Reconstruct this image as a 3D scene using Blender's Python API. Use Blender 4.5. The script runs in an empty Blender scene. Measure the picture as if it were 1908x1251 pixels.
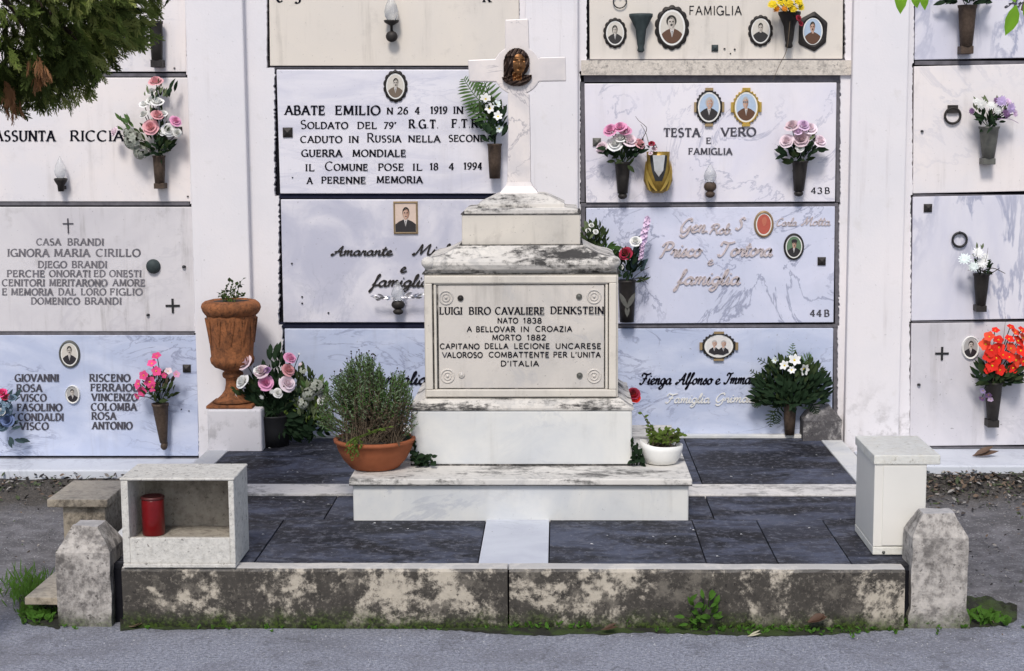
import bpy, math, random
import numpy as np
from mathutils import Vector, Matrix
random.seed(7); np.random.seed(7)
scene = bpy.context.scene
COL = scene.collection
# ------------------------------------------------------------------ camera
F, PX, PY = 2950.0, 954.0, 625.5
CAM = Vector((0, -8.0, 1.79))
_v = Vector(((1040-PX)/F, (PY-240)/F, -1)).normalized()          # where the wall normal vanishes
_r = math.radians(0.35)
_x = Vector((math.cos(_r), math.sin(_r), 0)); _x = (_x - _v*_x.dot(_v)).normalized()
_z = _x.cross(_v)
R = Matrix((_x, _v, _z))            # rows: world axes seen from the camera -> camera-to-world
cd = bpy.data.cameras.new("camera"); cam = bpy.data.objects.new("camera", cd); COL.objects.link(cam)
cam.matrix_world = Matrix.Translation(CAM) @ R.to_4x4()
cd.sensor_width = 36; cd.lens = 36*F/1908; cd.clip_end = 500; cd.clip_start = .05
scene.camera = cam

def ray(px, py): return R @ Vector(((px-PX)/F, (PY-py)/F, -1))
def W(px, py, Y=0.0):
    d = ray(px, py); return CAM + d*((Y-CAM.y)/d.y)
def G(px, py, z=0.0):
    d = ray(px, py); return CAM + d*((z-CAM.z)/d.z)
def mpp(Y): return (Y-CAM.y)/F       # metres for one photo pixel at depth Y
# ------------------------------------------------------------------ materials
class NT:
    def __init__(s, name):
        s.m = bpy.data.materials.new(name); s.m.use_nodes = True
        s.t = s.m.node_tree; s.b = s.t.nodes["Principled BSDF"]
    def n(s, typ, ins=None, **kw):
        nd = s.t.nodes.new("ShaderNode"+typ)
        for k, v in kw.items(): setattr(nd, k, v)
        for k, v in (ins or {}).items(): s.set(nd, k, v)
        return nd
    def set(s, nd, k, v):
        i = nd.inputs[k]
        if isinstance(v, bpy.types.NodeSocket): s.t.links.new(v, i)
        elif isinstance(v, bpy.types.Node): s.t.links.new(v.outputs[0], i)
        else: i.default_value = v
    def math(s, op, a, b=0.0, c=None, clamp=False):
        nd = s.n("Math", operation=op, use_clamp=clamp); s.set(nd, 0, a); s.set(nd, 1, b)
        if c is not None: s.set(nd, 2, c)
        return nd.outputs[0]
    def mix(s, f, a, b, blend='MIX'):
        nd = s.n("Mix", data_type='RGBA', blend_type=blend)
        s.set(nd, 0, f); s.set(nd, 6, a); s.set(nd, 7, b); return nd.outputs[2]
    def ss(s, x, lo, hi):
        nd = s.n("MapRange", interpolation_type='SMOOTHSTEP'); s.set(nd, 0, x); s.set(nd, 1, lo); s.set(nd, 2, hi); return nd.outputs[0]
    def coords(s, rnd=True, scale=(1,1,1), rot=(0,0,0)):
        tc = s.n("TexCoord").outputs["Object"]
        if rnd:
            oi = s.n("ObjectInfo").outputs["Random"]
            o = s.math('MULTIPLY', oi, 37.0)
            tc = s.n("VectorMath", {0: tc, 1: o}, operation='ADD').outputs[0]
        return s.n("Mapping", {"Vector": tc, "Scale": scale, "Rotation": rot}).outputs[0]
    def noise(s, vec, scale, detail=4, rough=.55, dist=0):
        return s.n("TexNoise", {"Vector": vec, "Scale": scale, "Detail": detail, "Roughness": rough, "Distortion": dist}).outputs[0]
    def bump(s, h, strength=.3, dist=.01):
        s.set(s.b, "Normal", s.n("Bump", {"Height": h, "Strength": strength, "Distance": dist}))
def c4(c): return (c[0], c[1], c[2], 1)
def lerp(a, b, t): return tuple(a[i]*(1-t)+b[i]*t for i in range(3))

_plain = {}
def plain(name, col, rough=.6, metal=0, var=.25, scale=40, trans=0, bump=.15, spec=None):
    if name in _plain: return _plain[name]
    t = NT(name); v = t.coords()
    n = t.noise(v, scale, 3)
    if name.endswith('_petal'): n = t.math('ADD', t.math('MULTIPLY', n, .6), t.math('MULTIPLY', t.n('ObjectInfo').outputs['Random'], .7), clamp=True)
    t.set(t.b, "Base Color", t.mix(n, c4(lerp(col, (0,0,0), var)), c4(tuple(min(.92, q*(1+.7*var)+.004) for q in col))))
    t.b.inputs["Roughness"].default_value = rough; t.b.inputs["Metallic"].default_value = metal
    if spec is not None: t.b.inputs["Specular IOR Level"].default_value = spec
    if bump: t.bump(n, bump, .003)
    if trans:
        tr = t.n("BsdfTranslucent", {"Color": c4(lerp(col, (1,1,.4), .25))})
        mx = t.n("MixShader", {0: trans, 1: t.b.outputs[0], 2: tr.outputs[0]})
        t.t.links.new(mx.outputs[0], t.t.nodes["Material Output"].inputs[0])
    _plain[name] = t.m; return t.m

def marble(name, base, cloud, vein, vs=3.0, rot=0.0, amt=.5, stretch=1.0, cl=1.0, speck=.25, rough=.35, grime=0.0, streak=0.0, width=.035):
    t = NT(name)
    base, cloud = [(min(.9, q_[0]*1.035), q_[1]*1.01, q_[2]*.975) for q_ in (base, cloud)]
    v = t.coords(scale=(1, 1, stretch), rot=(0, rot, 0))
    c = t.noise(v, vs*.9, 5, .6, .6)
    col = t.mix(t.ss(c, .35, .72), c4(base), c4(lerp(base, cloud, cl)))
    n1 = t.noise(v, vs, 7, .62, 1.2)
    ridge = t.math('ABSOLUTE', t.math('SUBTRACT', n1, .5))
    vm = t.math('SUBTRACT', 1.0, t.ss(ridge, 0.0, width))
    mask = t.ss(t.noise(v, vs*.55, 3), .45, .65)
    col = t.mix(t.math('MULTIPLY', t.math('MULTIPLY', vm, mask), amt), col, c4(vein))
    v0 = t.coords()
    sp = t.ss(t.noise(v0, 95, 2, .5), .70, .76)
    col = t.mix(t.math('MULTIPLY', sp, speck), col, (.12, .11, .11, 1))
    if streak:                         # run-off stains of their own shape
        vv = t.coords(scale=(7, 7, .55))
        st = t.math('MULTIPLY', t.ss(t.noise(vv, 2.6, 7, .68), .50, .72), t.ss(t.noise(v0, 3.1, 5, .6), .38, .62))
        col = t.mix(t.math('MULTIPLY', st, min(1, streak*1.5)), col, c4(lerp(base, (.16, .14, .12), .72)))
        bl = t.ss(t.noise(v0, 7.5, 8, .72), .56, .70)
        col = t.mix(t.math('MULTIPLY', bl, streak*.9), col, c4(lerp(base, (.18, .16, .15), .6)))
    if grime:
        vg = t.coords(scale=(.55, 1.2, 1.6)); g = t.ss(t.math('ADD', t.math('MULTIPLY', t.noise(vg, 6.5, 9, .74, .3), .75), t.math('MULTIPLY', t.noise(v0, 38, 5, .7), .25)), .485, .60)
        col = t.mix(t.math('MULTIPLY', g, grime), col, (.022, .021, .022, 1)); t.b.inputs["Specular IOR Level"].default_value = .15
    t.set(t.b, "Base Color", col); t.b.inputs["Roughness"].default_value = rough
    t.bump(t.noise(v0, 60, 3), .06, .003)
    return t.m

def weathered(name, base, dark, thr=.5, scale=5, soft=.06, moss=0.0, rough=.85, top=0.0, stretch=1.0, light=None, drip=0.0, zone=0.0):
    t = NT(name); v = t.coords(scale=(1, 1, stretch))
    n = t.noise(v, scale, 9, .72, .35); f = t.noise(v, scale*6, 7, .72); ff = t.noise(v, 75, 4, .7)
    k = t.math('ADD', t.math('MULTIPLY', n, .62), t.math('MULTIPLY', f, .38))
    if drip:
        dv = t.noise(t.coords(scale=(1, 1, .10)), 13, 6, .65)
        k = t.math('ADD', t.math('MULTIPLY', k, 1-drip), t.math('MULTIPLY', dv, drip))
    if zone:                           # lichen is thick in some stretches, thin in others
        px_ = t.n('SeparateXYZ', {0: t.n('NewGeometry').outputs['Position']}).outputs[0]
        k = t.math('ADD', k, t.math('MULTIPLY', t.math('SUBTRACT', t.noise(t.coords(False), 1.5, 2), t.math('MULTIPLY', px_, .09)), zone)); k = t.math('SUBTRACT', k, zone*.5)
    m = t.ss(k, thr-soft, thr+soft)
    b = t.mix(t.noise(v, 26, 5, .7), c4(lerp(base, (0,0,0), .3)), c4(tuple(min(.9, q*1.25) for q in base)))
    b = t.mix(t.math('MULTIPLY', t.ss(f, .47, .62), .55), b, c4(lerp(base, dark, .55)))
    d = t.mix(t.noise(v, 18, 5, .7), c4(lerp(dark, (0,0,0), .4)), c4(lerp(dark, base, .15)))
    d = t.mix(t.math('MULTIPLY', t.ss(ff, .54, .66), .5), d, c4(lerp(dark, base, .45)))
    d = t.mix(t.math('MULTIPLY', t.ss(t.noise(v, scale*2.2, 6, .7), .52, .64), .6), d, c4(lerp(dark, base, .38)))
    col = t.mix(m, b, d)
    sp = t.ss(t.noise(v, 48, 4, .65), .60, .68)
    col = t.mix(t.math('MULTIPLY', sp, .8), col, c4(lerp(dark, (0,0,0), .3)))
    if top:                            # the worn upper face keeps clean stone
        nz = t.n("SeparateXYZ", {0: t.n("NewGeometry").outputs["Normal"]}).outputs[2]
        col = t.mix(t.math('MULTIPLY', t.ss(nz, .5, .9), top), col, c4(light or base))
    if moss:
        pz = t.n("SeparateXYZ", {0: t.n("NewGeometry").outputs["Position"]}).outputs[2]
        mz = t.ss(t.math('ADD', pz, t.math('MULTIPLY', t.noise(v, 9, 6, .7), .17)), .165, .075)
        col = t.mix(t.math('MULTIPLY', mz, moss), col, t.mix(t.ss(ff, .4, .6), (.012, .016, .006, 1), (.045, .075, .010, 1)))
    t.set(t.b, "Base Color", col); t.b.inputs["Roughness"].default_value = rough; t.b.inputs["Specular IOR Level"].default_value = .25
    t.bump(t.math('ADD', f, t.math('MULTIPLY', n, 1.5)), .6, .008)
    return t.m
M = {}
M['plaster'] = None
def plaster():
    t = NT("white_plaster"); v = t.coords(False)
    a = t.noise(v, 1.3, 5, .6); b = t.noise(v, 11, 5, .65)
    col = t.mix(t.ss(a, .3, .75), (.79, .75, .76, 1), (.70, .685, .715, 1))
    col = t.mix(t.math('MULTIPLY', t.ss(b, .58, .75), .35), col, (.6, .57, .55, 1))
    pz = t.n("SeparateXYZ", {0: t.n("NewGeometry").outputs["Position"]}).outputs[2]
    lowz = t.ss(t.math('ADD', pz, t.math('MULTIPLY', b, .5)), .85, .3)
    col = t.mix(t.math('MULTIPLY', lowz, t.ss(t.noise(v, 6, 8, .7), .5, .62)), col, (.42, .40, .40, 1))
    rn = t.math('MULTIPLY', t.ss(t.noise(t.coords(False, scale=(8, 8, .35)), 2.4, 6, .66), .54, .74), t.ss(t.noise(v, 2.2, 4), .42, .62))
    col = t.mix(t.math('MULTIPLY', rn, .42), col, (.46, .42, .42, 1))
    ch = t.ss(t.noise(v, 16, 9, .74), .655, .69)
    col = t.mix(t.math('MULTIPLY', ch, .5), col, (.40, .37, .35, 1))
    sp = t.ss(t.noise(v, 50, 2), .70, .76)
    col = t.mix(t.math('MULTIPLY', sp, .25), col, (.2, .19, .18, 1))
    t.set(t.b, "Base Color", col); t.b.inputs["Roughness"].default_value = .9
    t.bump(t.math('ADD', b, t.noise(v, 90, 2)), .12, .006); return t.m
M['plaster'] = plaster()
LAV = (.70, .69, .77)
M['sl_white']  = marble("white_marble_warm", (.78, .74, .75), (.70, .69, .74), (.45, .45, .52), 2.2, .4, .35, streak=.18)
M['sl_beige']  = marble("beige_marble", (.70, .655, .60), (.63, .60, .57), (.5, .47, .44), 1.6, .2, .15, streak=.30)
M['sl_cirrus'] = marble("pale_streaky_marble", (.72, .72, .80), (.58, .59, .70), (.42, .43, .54), 3.0, 0.05, .35, stretch=4.0, streak=.1)
M['sl_grey']   = marble("grey_worn_marble", (.63, .62, .66), (.53, .52, .57), (.36, .35, .40), 2.2, .5, .25, streak=.45, speck=.5)
M['sl_cloud']  = marble("shade_blue_clouded_marble", (.47, .485, .60), (.68, .68, .76), (.36, .37, .45), 4.2, .6, .35, speck=.35)  # dark bluish base includes the shade low on the wall
M['sl_lilac']  = marble("lilac_white_marble", (.76, .745, .81), (.67, .67, .79), (.32, .33, .44), 2.3, .7, .6, speck=.15, width=.018, streak=.08)
M['sl_blueshade']   = marble("shade_blue_white_marble", (.545, .585, .745), (.64, .665, .82), (.25, .27, .38), 2.2, .7, .8, speck=.3, width=.02, streak=.08)  # blue is partly the marble's own, partly wall shade put into the colour
M['sl_low']    = marble("shade_blue_veined_marble", (.44, .505, .69), (.57, .625, .79), (.19, .21, .32), 3.6, -.3, .65, stretch=2.2, speck=.5, width=.03, streak=.14)  # bottom row: bluish wall shade is put into the marble colour
M['sl_diag']   = marble("diagonal_veined_marble", (.70, .70, .78), (.58, .59, .71), (.28, .30, .42), 3.2, .62, .85, stretch=.28, speck=.2, width=.05, streak=.06)
M['sl_stain']  = marble("stained_grey_marble", (.62, .61, .66), (.50, .50, .56), (.3, .3, .34), 2.4, .3, .3, streak=.25, speck=.6)
M['mon']  = marble("monument_marble", (.64, .605, .55), (.51, .49, .46), (.33, .32, .31), 2.6, .5, .4, streak=.42, speck=.5, rough=.55)
M['mon2'] = marble("monument_base_marble", (.66, .67, .665), (.52, .55, .59), (.38, .40, .46), 2.8, .9, .5, streak=.15, speck=.25, rough=.5)
M['mon_dirty'] = marble("stained_monument_marble", (.66, .64, .61), (.52, .51, .50), (.3, .3, .3), 3.2, .3, .4, streak=.5, speck=.6, grime=.94, rough=.7)
M['mon_plate'] = marble('stained_step_marble', (.66, .65, .63), (.52, .52, .51), (.3, .3, .3), 3.2, .3, .4, streak=.3, speck=.6, grime=.80, rough=.6)
M['mon_dirtstrip'] = marble('stained_strip_marble', (.70, .69, .68), (.56, .56, .57), (.3, .3, .3), 3.2, .3, .4, speck=.6, grime=.55, rough=.6)
M['mon_cross'] = marble("cross_marble", (.74, .695, .69), (.58, .56, .585), (.34, .32, .35), 5.0, .9, .8, speck=.1, width=.022, streak=.12)
M['mon_plaq'] = marble("plaque_marble", (.60, .57, .54), (.49, .475, .46), (.38, .38, .40), 3.0, .4, .4, speck=.5, streak=.35)
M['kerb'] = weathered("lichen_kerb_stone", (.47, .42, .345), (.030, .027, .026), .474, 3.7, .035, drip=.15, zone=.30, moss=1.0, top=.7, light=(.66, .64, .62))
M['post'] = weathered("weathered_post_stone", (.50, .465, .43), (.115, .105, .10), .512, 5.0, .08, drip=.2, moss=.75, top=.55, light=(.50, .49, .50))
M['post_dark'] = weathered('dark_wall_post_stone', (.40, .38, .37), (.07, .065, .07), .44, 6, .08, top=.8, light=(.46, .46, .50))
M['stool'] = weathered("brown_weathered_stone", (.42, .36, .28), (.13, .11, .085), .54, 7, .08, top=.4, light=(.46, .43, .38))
M['trav'] = weathered("pitted_pale_travertine", (.64, .62, .575), (.22, .20, .18), .66, 9, .05, rough=.7)
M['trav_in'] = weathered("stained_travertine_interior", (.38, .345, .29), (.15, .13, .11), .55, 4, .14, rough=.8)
M['slate'] = None
def slate():
    t = NT("dark_slate_paving"); v = t.coords(scale=(.9, 1.5, 1)); v2 = t.coords()
    a = t.noise(v, 2.6, 8, .68, .5); b = t.noise(v2, 32, 5, .65); k = t.noise(v2, 6.5, 7, .7, .3)
    col = t.mix(t.ss(a, .40, .60), (.008, .009, .014, 1), (.070, .080, .120, 1))
    col = t.mix(t.math('MULTIPLY', t.ss(t.noise(t.coords(scale=(.5, 2.2, 1)), 1.6, 4, .6), .47, .60), .75), col, (.010, .010, .014, 1))
    col = t.mix(t.math('MULTIPLY', t.ss(k, .50, .60), .45), col, (.022, .020, .022, 1))
    col = t.mix(t.math('MULTIPLY', t.ss(b, .50, .66), .6), col, (.13, .135, .165, 1))
    col = t.mix(t.math('MULTIPLY', t.ss(t.noise(v2, 70, 3), .66, .74), .55), col, (.24, .24, .27, 1))
    col = t.mix(t.math('MULTIPLY', t.ss(t.noise(t.coords(scale=(1.6, 8, 1)), 5, 7, .68), .63, .70), .5), col, (.28, .29, .34, 1))
    col = t.mix(t.math('MULTIPLY', t.ss(t.noise(v2, 130, 2), .70, .74), .6), col, (.45, .45, .47, 1))
    t.set(t.b, "Base Color", col); t.b.inputs["Specular IOR Level"].default_value = .25
    rr = t.n("MapRange", {0: k, 3: .5, 4: .85}); t.set(t.b, "Roughness", rr.outputs[0])
    t.bump(t.math('ADD', b, k), .3, .004); return t.m
M['slate'] = slate()
def groundmat():
    t = NT("worn_asphalt_ground"); v = t.coords(False)
    f0 = t.noise(v, 230, 2, .7); f1 = t.noise(v, 75, 4, .75); f = t.ss(t.math('ADD', t.math('MULTIPLY', f0, .45), t.math('MULTIPLY', f1, .55)), .36, .64); a = t.noise(v, 1.1, 5, .6); m = t.noise(v, 9, 6, .65)
    col = t.mix(f, (.135, .14, .165, 1), (.43, .445, .53, 1))
    col = t.mix(t.math('MULTIPLY', t.ss(t.noise(v, 2.4, 7, .68), .46, .64), .5), col, (.17, .17, .195, 1))
    cv = t.n("VectorMath", {0: v, 1: t.n("VectorMath", {0: t.n("TexNoise", {"Vector": v, "Scale": 5.0, "Detail": 5.0}).outputs["Color"], 1: (.35, .35, .35)}, operation='MULTIPLY').outputs[0]}, operation='ADD').outputs[0]
    ed = t.n("TexVoronoi", {"Vector": cv, "Scale": .9}, feature='DISTANCE_TO_EDGE').outputs[0]
    col = t.mix(t.math('MULTIPLY', t.ss(ed, .010, .003), t.math('MULTIPLY', t.ss(m, .42, .54), .3)), col, (.05, .05, .055, 1))
    col = t.mix(t.math('MULTIPLY', t.ss(t.noise(v, 3.3, 7, .72), .56, .60), .35), col, (.12, .12, .14, 1))
    nearp = t.n('SeparateXYZ', {0: t.n('NewGeometry').outputs['Position']}).outputs[1]
    col = t.mix(t.math('MULTIPLY', t.ss(t.math('ADD', nearp, t.math('MULTIPLY', t.math('SUBTRACT', m, .5), .5)), -2.62, -2.30), .5), col, (.085, .085, .095, 1))
    vo = t.n("TexVoronoi", {"Vector": v, "Scale": 170.0}).outputs["Color"]
    chip = t.ss(t.n("SeparateColor", {0: vo}).outputs[0], .90, .97)
    col = t.mix(t.math('MULTIPLY', chip, .35), col, (.58, .58, .60, 1))
    col = t.mix(t.math('MULTIPLY', t.ss(t.noise(v, 30, 4), .62, .7), .5), col, (.10, .10, .11, 1))
    pos = t.n("SeparateXYZ", {0: t.n("NewGeometry").outputs["Position"]})
    y = t.math('ADD', pos.outputs[1], t.math('MULTIPLY', m, .55))
    # grit and soil gather against the old kerb line, the ground behind the front path is darker and dirtier
    back = t.ss(y, -2.12, -1.9)
    dirt = t.mix(t.ss(m, .4, .62), (.085, .078, .075, 1), (.21, .20, .205, 1))
    dirt = t.mix(t.math('MULTIPLY', chip, .5), dirt, (.45, .44, .43, 1))
    col = t.mix(t.math('MULTIPLY', back, .72), col, dirt)
    soil = t.ss(y, -.62, -.30)
    col = t.mix(soil, col, t.mix(f, (.025, .022, .018, 1), (.12, .105, .09, 1)))
    t.set(t.b, "Base Color", col); t.b.inputs["Roughness"].default_value = .9
    t.bump(t.math('ADD', f, t.math('MULTIPLY', m, .6)), .6, .006); return t.m
M['ground'] = groundmat()
M['joint']  = plain("dark_joint", (.012, .012, .016), 1.0, spec=0)
M['grout']  = plain("grey_mortar_bed", (.15, .143, .16), 1.0, var=.6, scale=30, spec=0)
M['navy']   = plain("dark_grey_bed", (.018, .02, .038), 1.0, spec=0)
M['ink']    = plain("black_letter_paint", (.008, .008, .014), 1.0, var=.5, scale=60, spec=0)
M['fade']   = plain("faded_letter_paint", (.085, .082, .10), 1.0, var=.7, scale=45, spec=0)
M['fade2']  = plain('worn_grey_letter_paint', (.19, .18, .20), 1.0, var=.8, scale=40, spec=0)
M['bronze'] = plain("dark_bronze", (.032, .028, .026), .55, .3, var=.5, spec=.3)
M['verd']   = plain("green_bronze", (.045, .060, .062), .65, .2, var=.5, spec=.3)
M['pewter'] = plain("grey_pewter", (.13, .13, .115), .6, .3, var=.5)
M['rust']   = plain("brown_bronze", (.085, .058, .042), .65, .2, var=.7, scale=75, spec=.3)
M['gold']   = plain("gilt_metal", (.62, .42, .10), .35, .75)
M['gilt_dark'] = plain("old_gilt", (.42, .30, .16), .4, .6)
M['silver'] = plain("silver_metal", (.55, .54, .56), .3, .85)
M['pinksil'] = plain("tarnished_pink_silver", (.58, .50, .50), .6, .15, var=.45, scale=60)
M['iron']   = plain("black_iron", (.02, .02, .022), .5, .3)
M['terra']  = weathered("terracotta", (.33, .125, .050), (.10, .045, .025), .53, 8, .12, rough=.9)
M['terra2'] = plain("terracotta_bowl_clay", (.32, .10, .043), .8, var=.4, scale=14, spec=.2)
M['soil']   = plain("potting_soil", (.035, .026, .02), .95, var=.6)
M['grimeline'] = weathered('black_grime_and_shadow', (.30, .28, .26), (.02, .019, .018), .44, 9, .06)
M['whitebowl'] = plain("white_ceramic", (.80, .79, .76), .4, var=.06)
M['cream2'] = plain('cream_metal_paint', (.77, .745, .69), .5, var=.07, scale=6, bump=.04)
M['cream']  = weathered("cream_painted_metal", (.80, .765, .68), (.66, .63, .54), .78, 4, .08, rough=.5)
M['red']    = plain("red_plastic", (.17, .002, .004), .28, var=.35, scale=25)
M['redglow'] = plain("bright_red_plastic", (.55, .02, .03), .25, var=.2)
M['white']  = plain("white_enamel", (.78, .77, .74), .3, var=.08)
M['glass'] = None
def glassm():
    t = NT("frosted_glass"); b = t.b
    b.inputs["Base Color"].default_value = (.88, .89, .9, 1); b.inputs["Roughness"].default_value = .18
    b.inputs["Transmission Weight"].default_value = .8; b.inputs["IOR"].default_value = 1.2
    return t.m
M['glass'] = glassm()
LEAF = {k: plain("leaf_"+k+"_green", c_, .75, var=.45, scale=25, trans=t_, spec=.15) for k, (c_, t_) in dict(
 g=((.035, .085, .018), .15), dk=((.010, .026, .009), 0), dk2=((.026, .042, .012), 0), gr=((.13, .165, .085), .1), ol=((.080, .125, .018), .15),
 br=((.10, .075, .05), 0), dkbr=((.035, .025, .018), 0), lime=((.22, .52, .01), .5), blue=((.035, .065, .075), .1), fern=((.060, .125, .035), .15),
 moss=((.045, .085, .008), 0), weed=((.055, .14, .015), .2)).items()}
PET = {}
def pet(name, col): PET[name] = plain(name+"_petal", col, .7, var=.34, scale=30, trans=.15, bump=.05, spec=.2)
pet('pink', (.88, .42, .46)); pet('palepink', (.88, .64, .70)); pet('white', (.88, .88, .84)); pet('rosy', (.84, .36, .56))
pet('hot', (.80, .075, .25)); pet('deep', (.36, .022, .06)); pet('grey', (.42, .44, .38)); pet('yellow', (.85, .58, .02))
pet('orange', (.82, .28, .02)); pet('red', (.74, .020, .012)); pet('redlt', (.86, .075, .035)); pet('lilac', (.52, .40, .66))
pet('purple', (.26, .14, .30)); pet('mauve', (.82, .58, .84)); pet('bluish', (.16, .24, .32)); pet('mint', (.68, .78, .74)); pet('blue', (.16,.22,.42))
# ------------------------------------------------------------------ mesh builder
WL = {}
class MB:
    def __init__(s): s.v = []; s.f = []; s.m = []; s.s = []
    def add(s, vs, fs, mat=0, smooth=False):
        o = len(s.v); s.v.extend(tuple(p) for p in vs)
        for f in fs: s.f.append(tuple(o+i for i in f)); s.m.append(mat); s.s.append(smooth)
    def frust(s, x0, x1, y0, y1, z0, X0, X1, Y0, Y1, z1, mat=0):
        vs = [(x0,y0,z0),(x1,y0,z0),(x1,y1,z0),(x0,y1,z0),(X0,Y0,z1),(X1,Y0,z1),(X1,Y1,z1),(X0,Y1,z1)]
        s.add(vs, [(0,3,2,1),(4,5,6,7),(0,1,5,4),(1,2,6,5),(2,3,7,6),(3,0,4,7)], mat)
    def box(s, x0, x1, y0, y1, z0, z1, mat=0): s.frust(x0,x1,y0,y1,z0,x0,x1,y0,y1,z1,mat)
    def prism(s, poly, y0, y1, mat=0):        # polygon of (x,z), front face at y0
        n = len(poly)
        ar = sum(poly[i][0]*poly[(i+1) % n][1]-poly[(i+1) % n][0]*poly[i][1] for i in range(n))
        if ar < 0: poly = poly[::-1]
        vs = [(x, y0, z) for x, z in poly]+[(x, y1, z) for x, z in poly]
        fs = [tuple(range(n)), tuple(range(2*n-1, n-1, -1))]+[(i, i+n, (i+1) % n+n, (i+1) % n) for i in range(n)]
        s.add(vs, fs, mat)
    def lathe(s, prof, c, n=20, sy=1.0, mat=0, smooth=True, mod=None):
        vs = []; fs = []
        for r, z in prof:
            for i in range(n):
                a = 2*math.pi*i/n; q = r*(mod(a, z) if mod else 1)
                vs.append((c[0]+q*math.cos(a), c[1]+q*sy*math.sin(a), c[2]+z))
        for j in range(len(prof)-1):
            for i in range(n): fs.append((j*n+i, j*n+(i+1) % n, (j+1)*n+(i+1) % n, (j+1)*n+i))
        fs.append(tuple(range(n-1, -1, -1))); k = (len(prof)-1)*n; fs.append(tuple(range(k, k+n)))
        s.add(vs, fs, mat, smooth)
    def tube(s, pts, rad, n=6, mat=0, smooth=True):
        pts = [Vector(p) for p in pts]; vs = []; fs = []
        if not hasattr(rad, '__len__'): rad = [rad]*len(pts)
        up = Vector((.31, .2, .93))
        for i, p in enumerate(pts):
            d = (pts[min(i+1, len(pts)-1)]-pts[max(i-1, 0)]).normalized()
            a = d.cross(up); a = a.normalized() if a.length > 1e-4 else d.orthogonal().normalized(); b = d.cross(a)
            for k in range(n):
                t = 2*math.pi*k/n; vs.append(p+(a*math.cos(t)+b*math.sin(t))*rad[i])
        for j in range(len(pts)-1):
            for k in range(n): fs.append((j*n+k, j*n+(k+1) % n, (j+1)*n+(k+1) % n, (j+1)*n+k))
        fs.append(tuple(range(n))); o = (len(pts)-1)*n; fs.append(tuple(range(o+n-1, o-1, -1)))
        s.add(vs, fs, mat, smooth)
    def torus(s, c, Rr, r, mat=0, n=24, k=8, sz=1.0):       # ring facing the viewer (axis Y)
        vs = []; fs = []
        for i in range(n):
            a = 2*math.pi*i/n
            for j in range(k):
                b = 2*math.pi*j/k; q = Rr+r*math.cos(b)
                vs.append((c[0]+q*math.cos(a), c[1]+r*math.sin(b), c[2]+q*math.sin(a)*sz))
        for i in range(n):
            for j in range(k): fs.append((i*k+j, i*k+(j+1) % k, ((i+1) % n)*k+(j+1) % k, ((i+1) % n)*k+j))
        s.add(vs, fs, mat, True)
    def ball(s, c, rx, ry, rz, mat=0, n=14, k=9):
        vs = []; fs = []
        for j in range(k+1):
            t = math.pi*j/k
            for i in range(n):
                a = 2*math.pi*i/n
                vs.append((c[0]+rx*math.sin(t)*math.cos(a), c[1]+ry*math.sin(t)*math.sin(a), c[2]+rz*math.cos(t)))
        for j in range(k):
            for i in range(n): fs.append((j*n+i, (j+1)*n+i, (j+1)*n+(i+1) % n, j*n+(i+1) % n))
        s.add(vs, fs, mat, True)
    def leaf(s, p, d, L, w, mat=0, nrm=None, fold=.25, curl=.3):
        p = Vector(p); d = Vector(d).normalized(); n = Vector(nrm) if nrm else Vector((random.gauss(0,.5), -1, random.gauss(.3,.5)))
        b = d.cross(n); b = b.normalized() if b.length > 1e-4 else d.orthogonal().normalized(); n = b.cross(d)
        rows = [(0,.12),(.25,.8),(.5,1),(.75,.7),(1,.02)]; vs = []
        for t, q in rows:
            o = p+d*L*t-n*L*curl*t*t
            vs += [o-b*w*q*.5+n*w*fold*q*.5, o, o+b*w*q*.5+n*w*fold*q*.5]
        fs = []
        for i in range(4):
            for j in range(2): fs.append((i*3+j, i*3+j+1, i*3+j+4, i*3+j+3))
        s.add(vs, fs, mat, True)
    def build(s, name, mats, parent=None, loc=(0,0,0), bevel=0, smooth_all=False):
        o3 = WL[parent.name] if parent is not None else Vector(loc)
        me = bpy.data.meshes.new(name)
        me.from_pydata([(a-o3[0], b-o3[1], c-o3[2]) for a, b, c in s.v], [], s.f)
        if not isinstance(mats, (list, tuple)): mats = [mats]
        for m in mats: me.materials.append(m)
        me.polygons.foreach_set("material_index", s.m)
        me.polygons.foreach_set("use_smooth", [True]*len(s.f) if smooth_all else s.s)
        me.update()
        ob = bpy.data.objects.new(name, me); COL.objects.link(ob)
        if parent is not None: ob.parent = parent; WL[ob.name] = o3
        else: ob.location = o3; WL[ob.name] = o3
        if bevel:
            b = ob.modifiers.new("bevel", 'BEVEL'); b.width = bevel; b.segments = 2; b.limit_method = 'ANGLE'; b.angle_limit = math.radians(40)
        return ob
def tag(o, label=None, cat=None, group=None, kind=None):
    for k, v in (('label', label), ('category', cat), ('group', group), ('kind', kind)):
        if v: o[k] = v
    return o
def thing(name, label, cat, loc, group=None):
    o = bpy.data.objects.new(name, None); COL.objects.link(o); o.location = loc; o.empty_display_size = .05
    WL[o.name] = Vector(loc); return tag(o, label, cat, group)
def roughen(mb, amp, scale=6.0, seed=0):
    from mathutils import noise as mn
    mb.v = [tuple(Vector(p)+Vector(mn.noise_vector(Vector(p)*scale+Vector((seed*7.1,)*3)))*amp+Vector(mn.noise_vector(Vector(p)*scale*4))*amp*.35) for p in mb.v]
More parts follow.
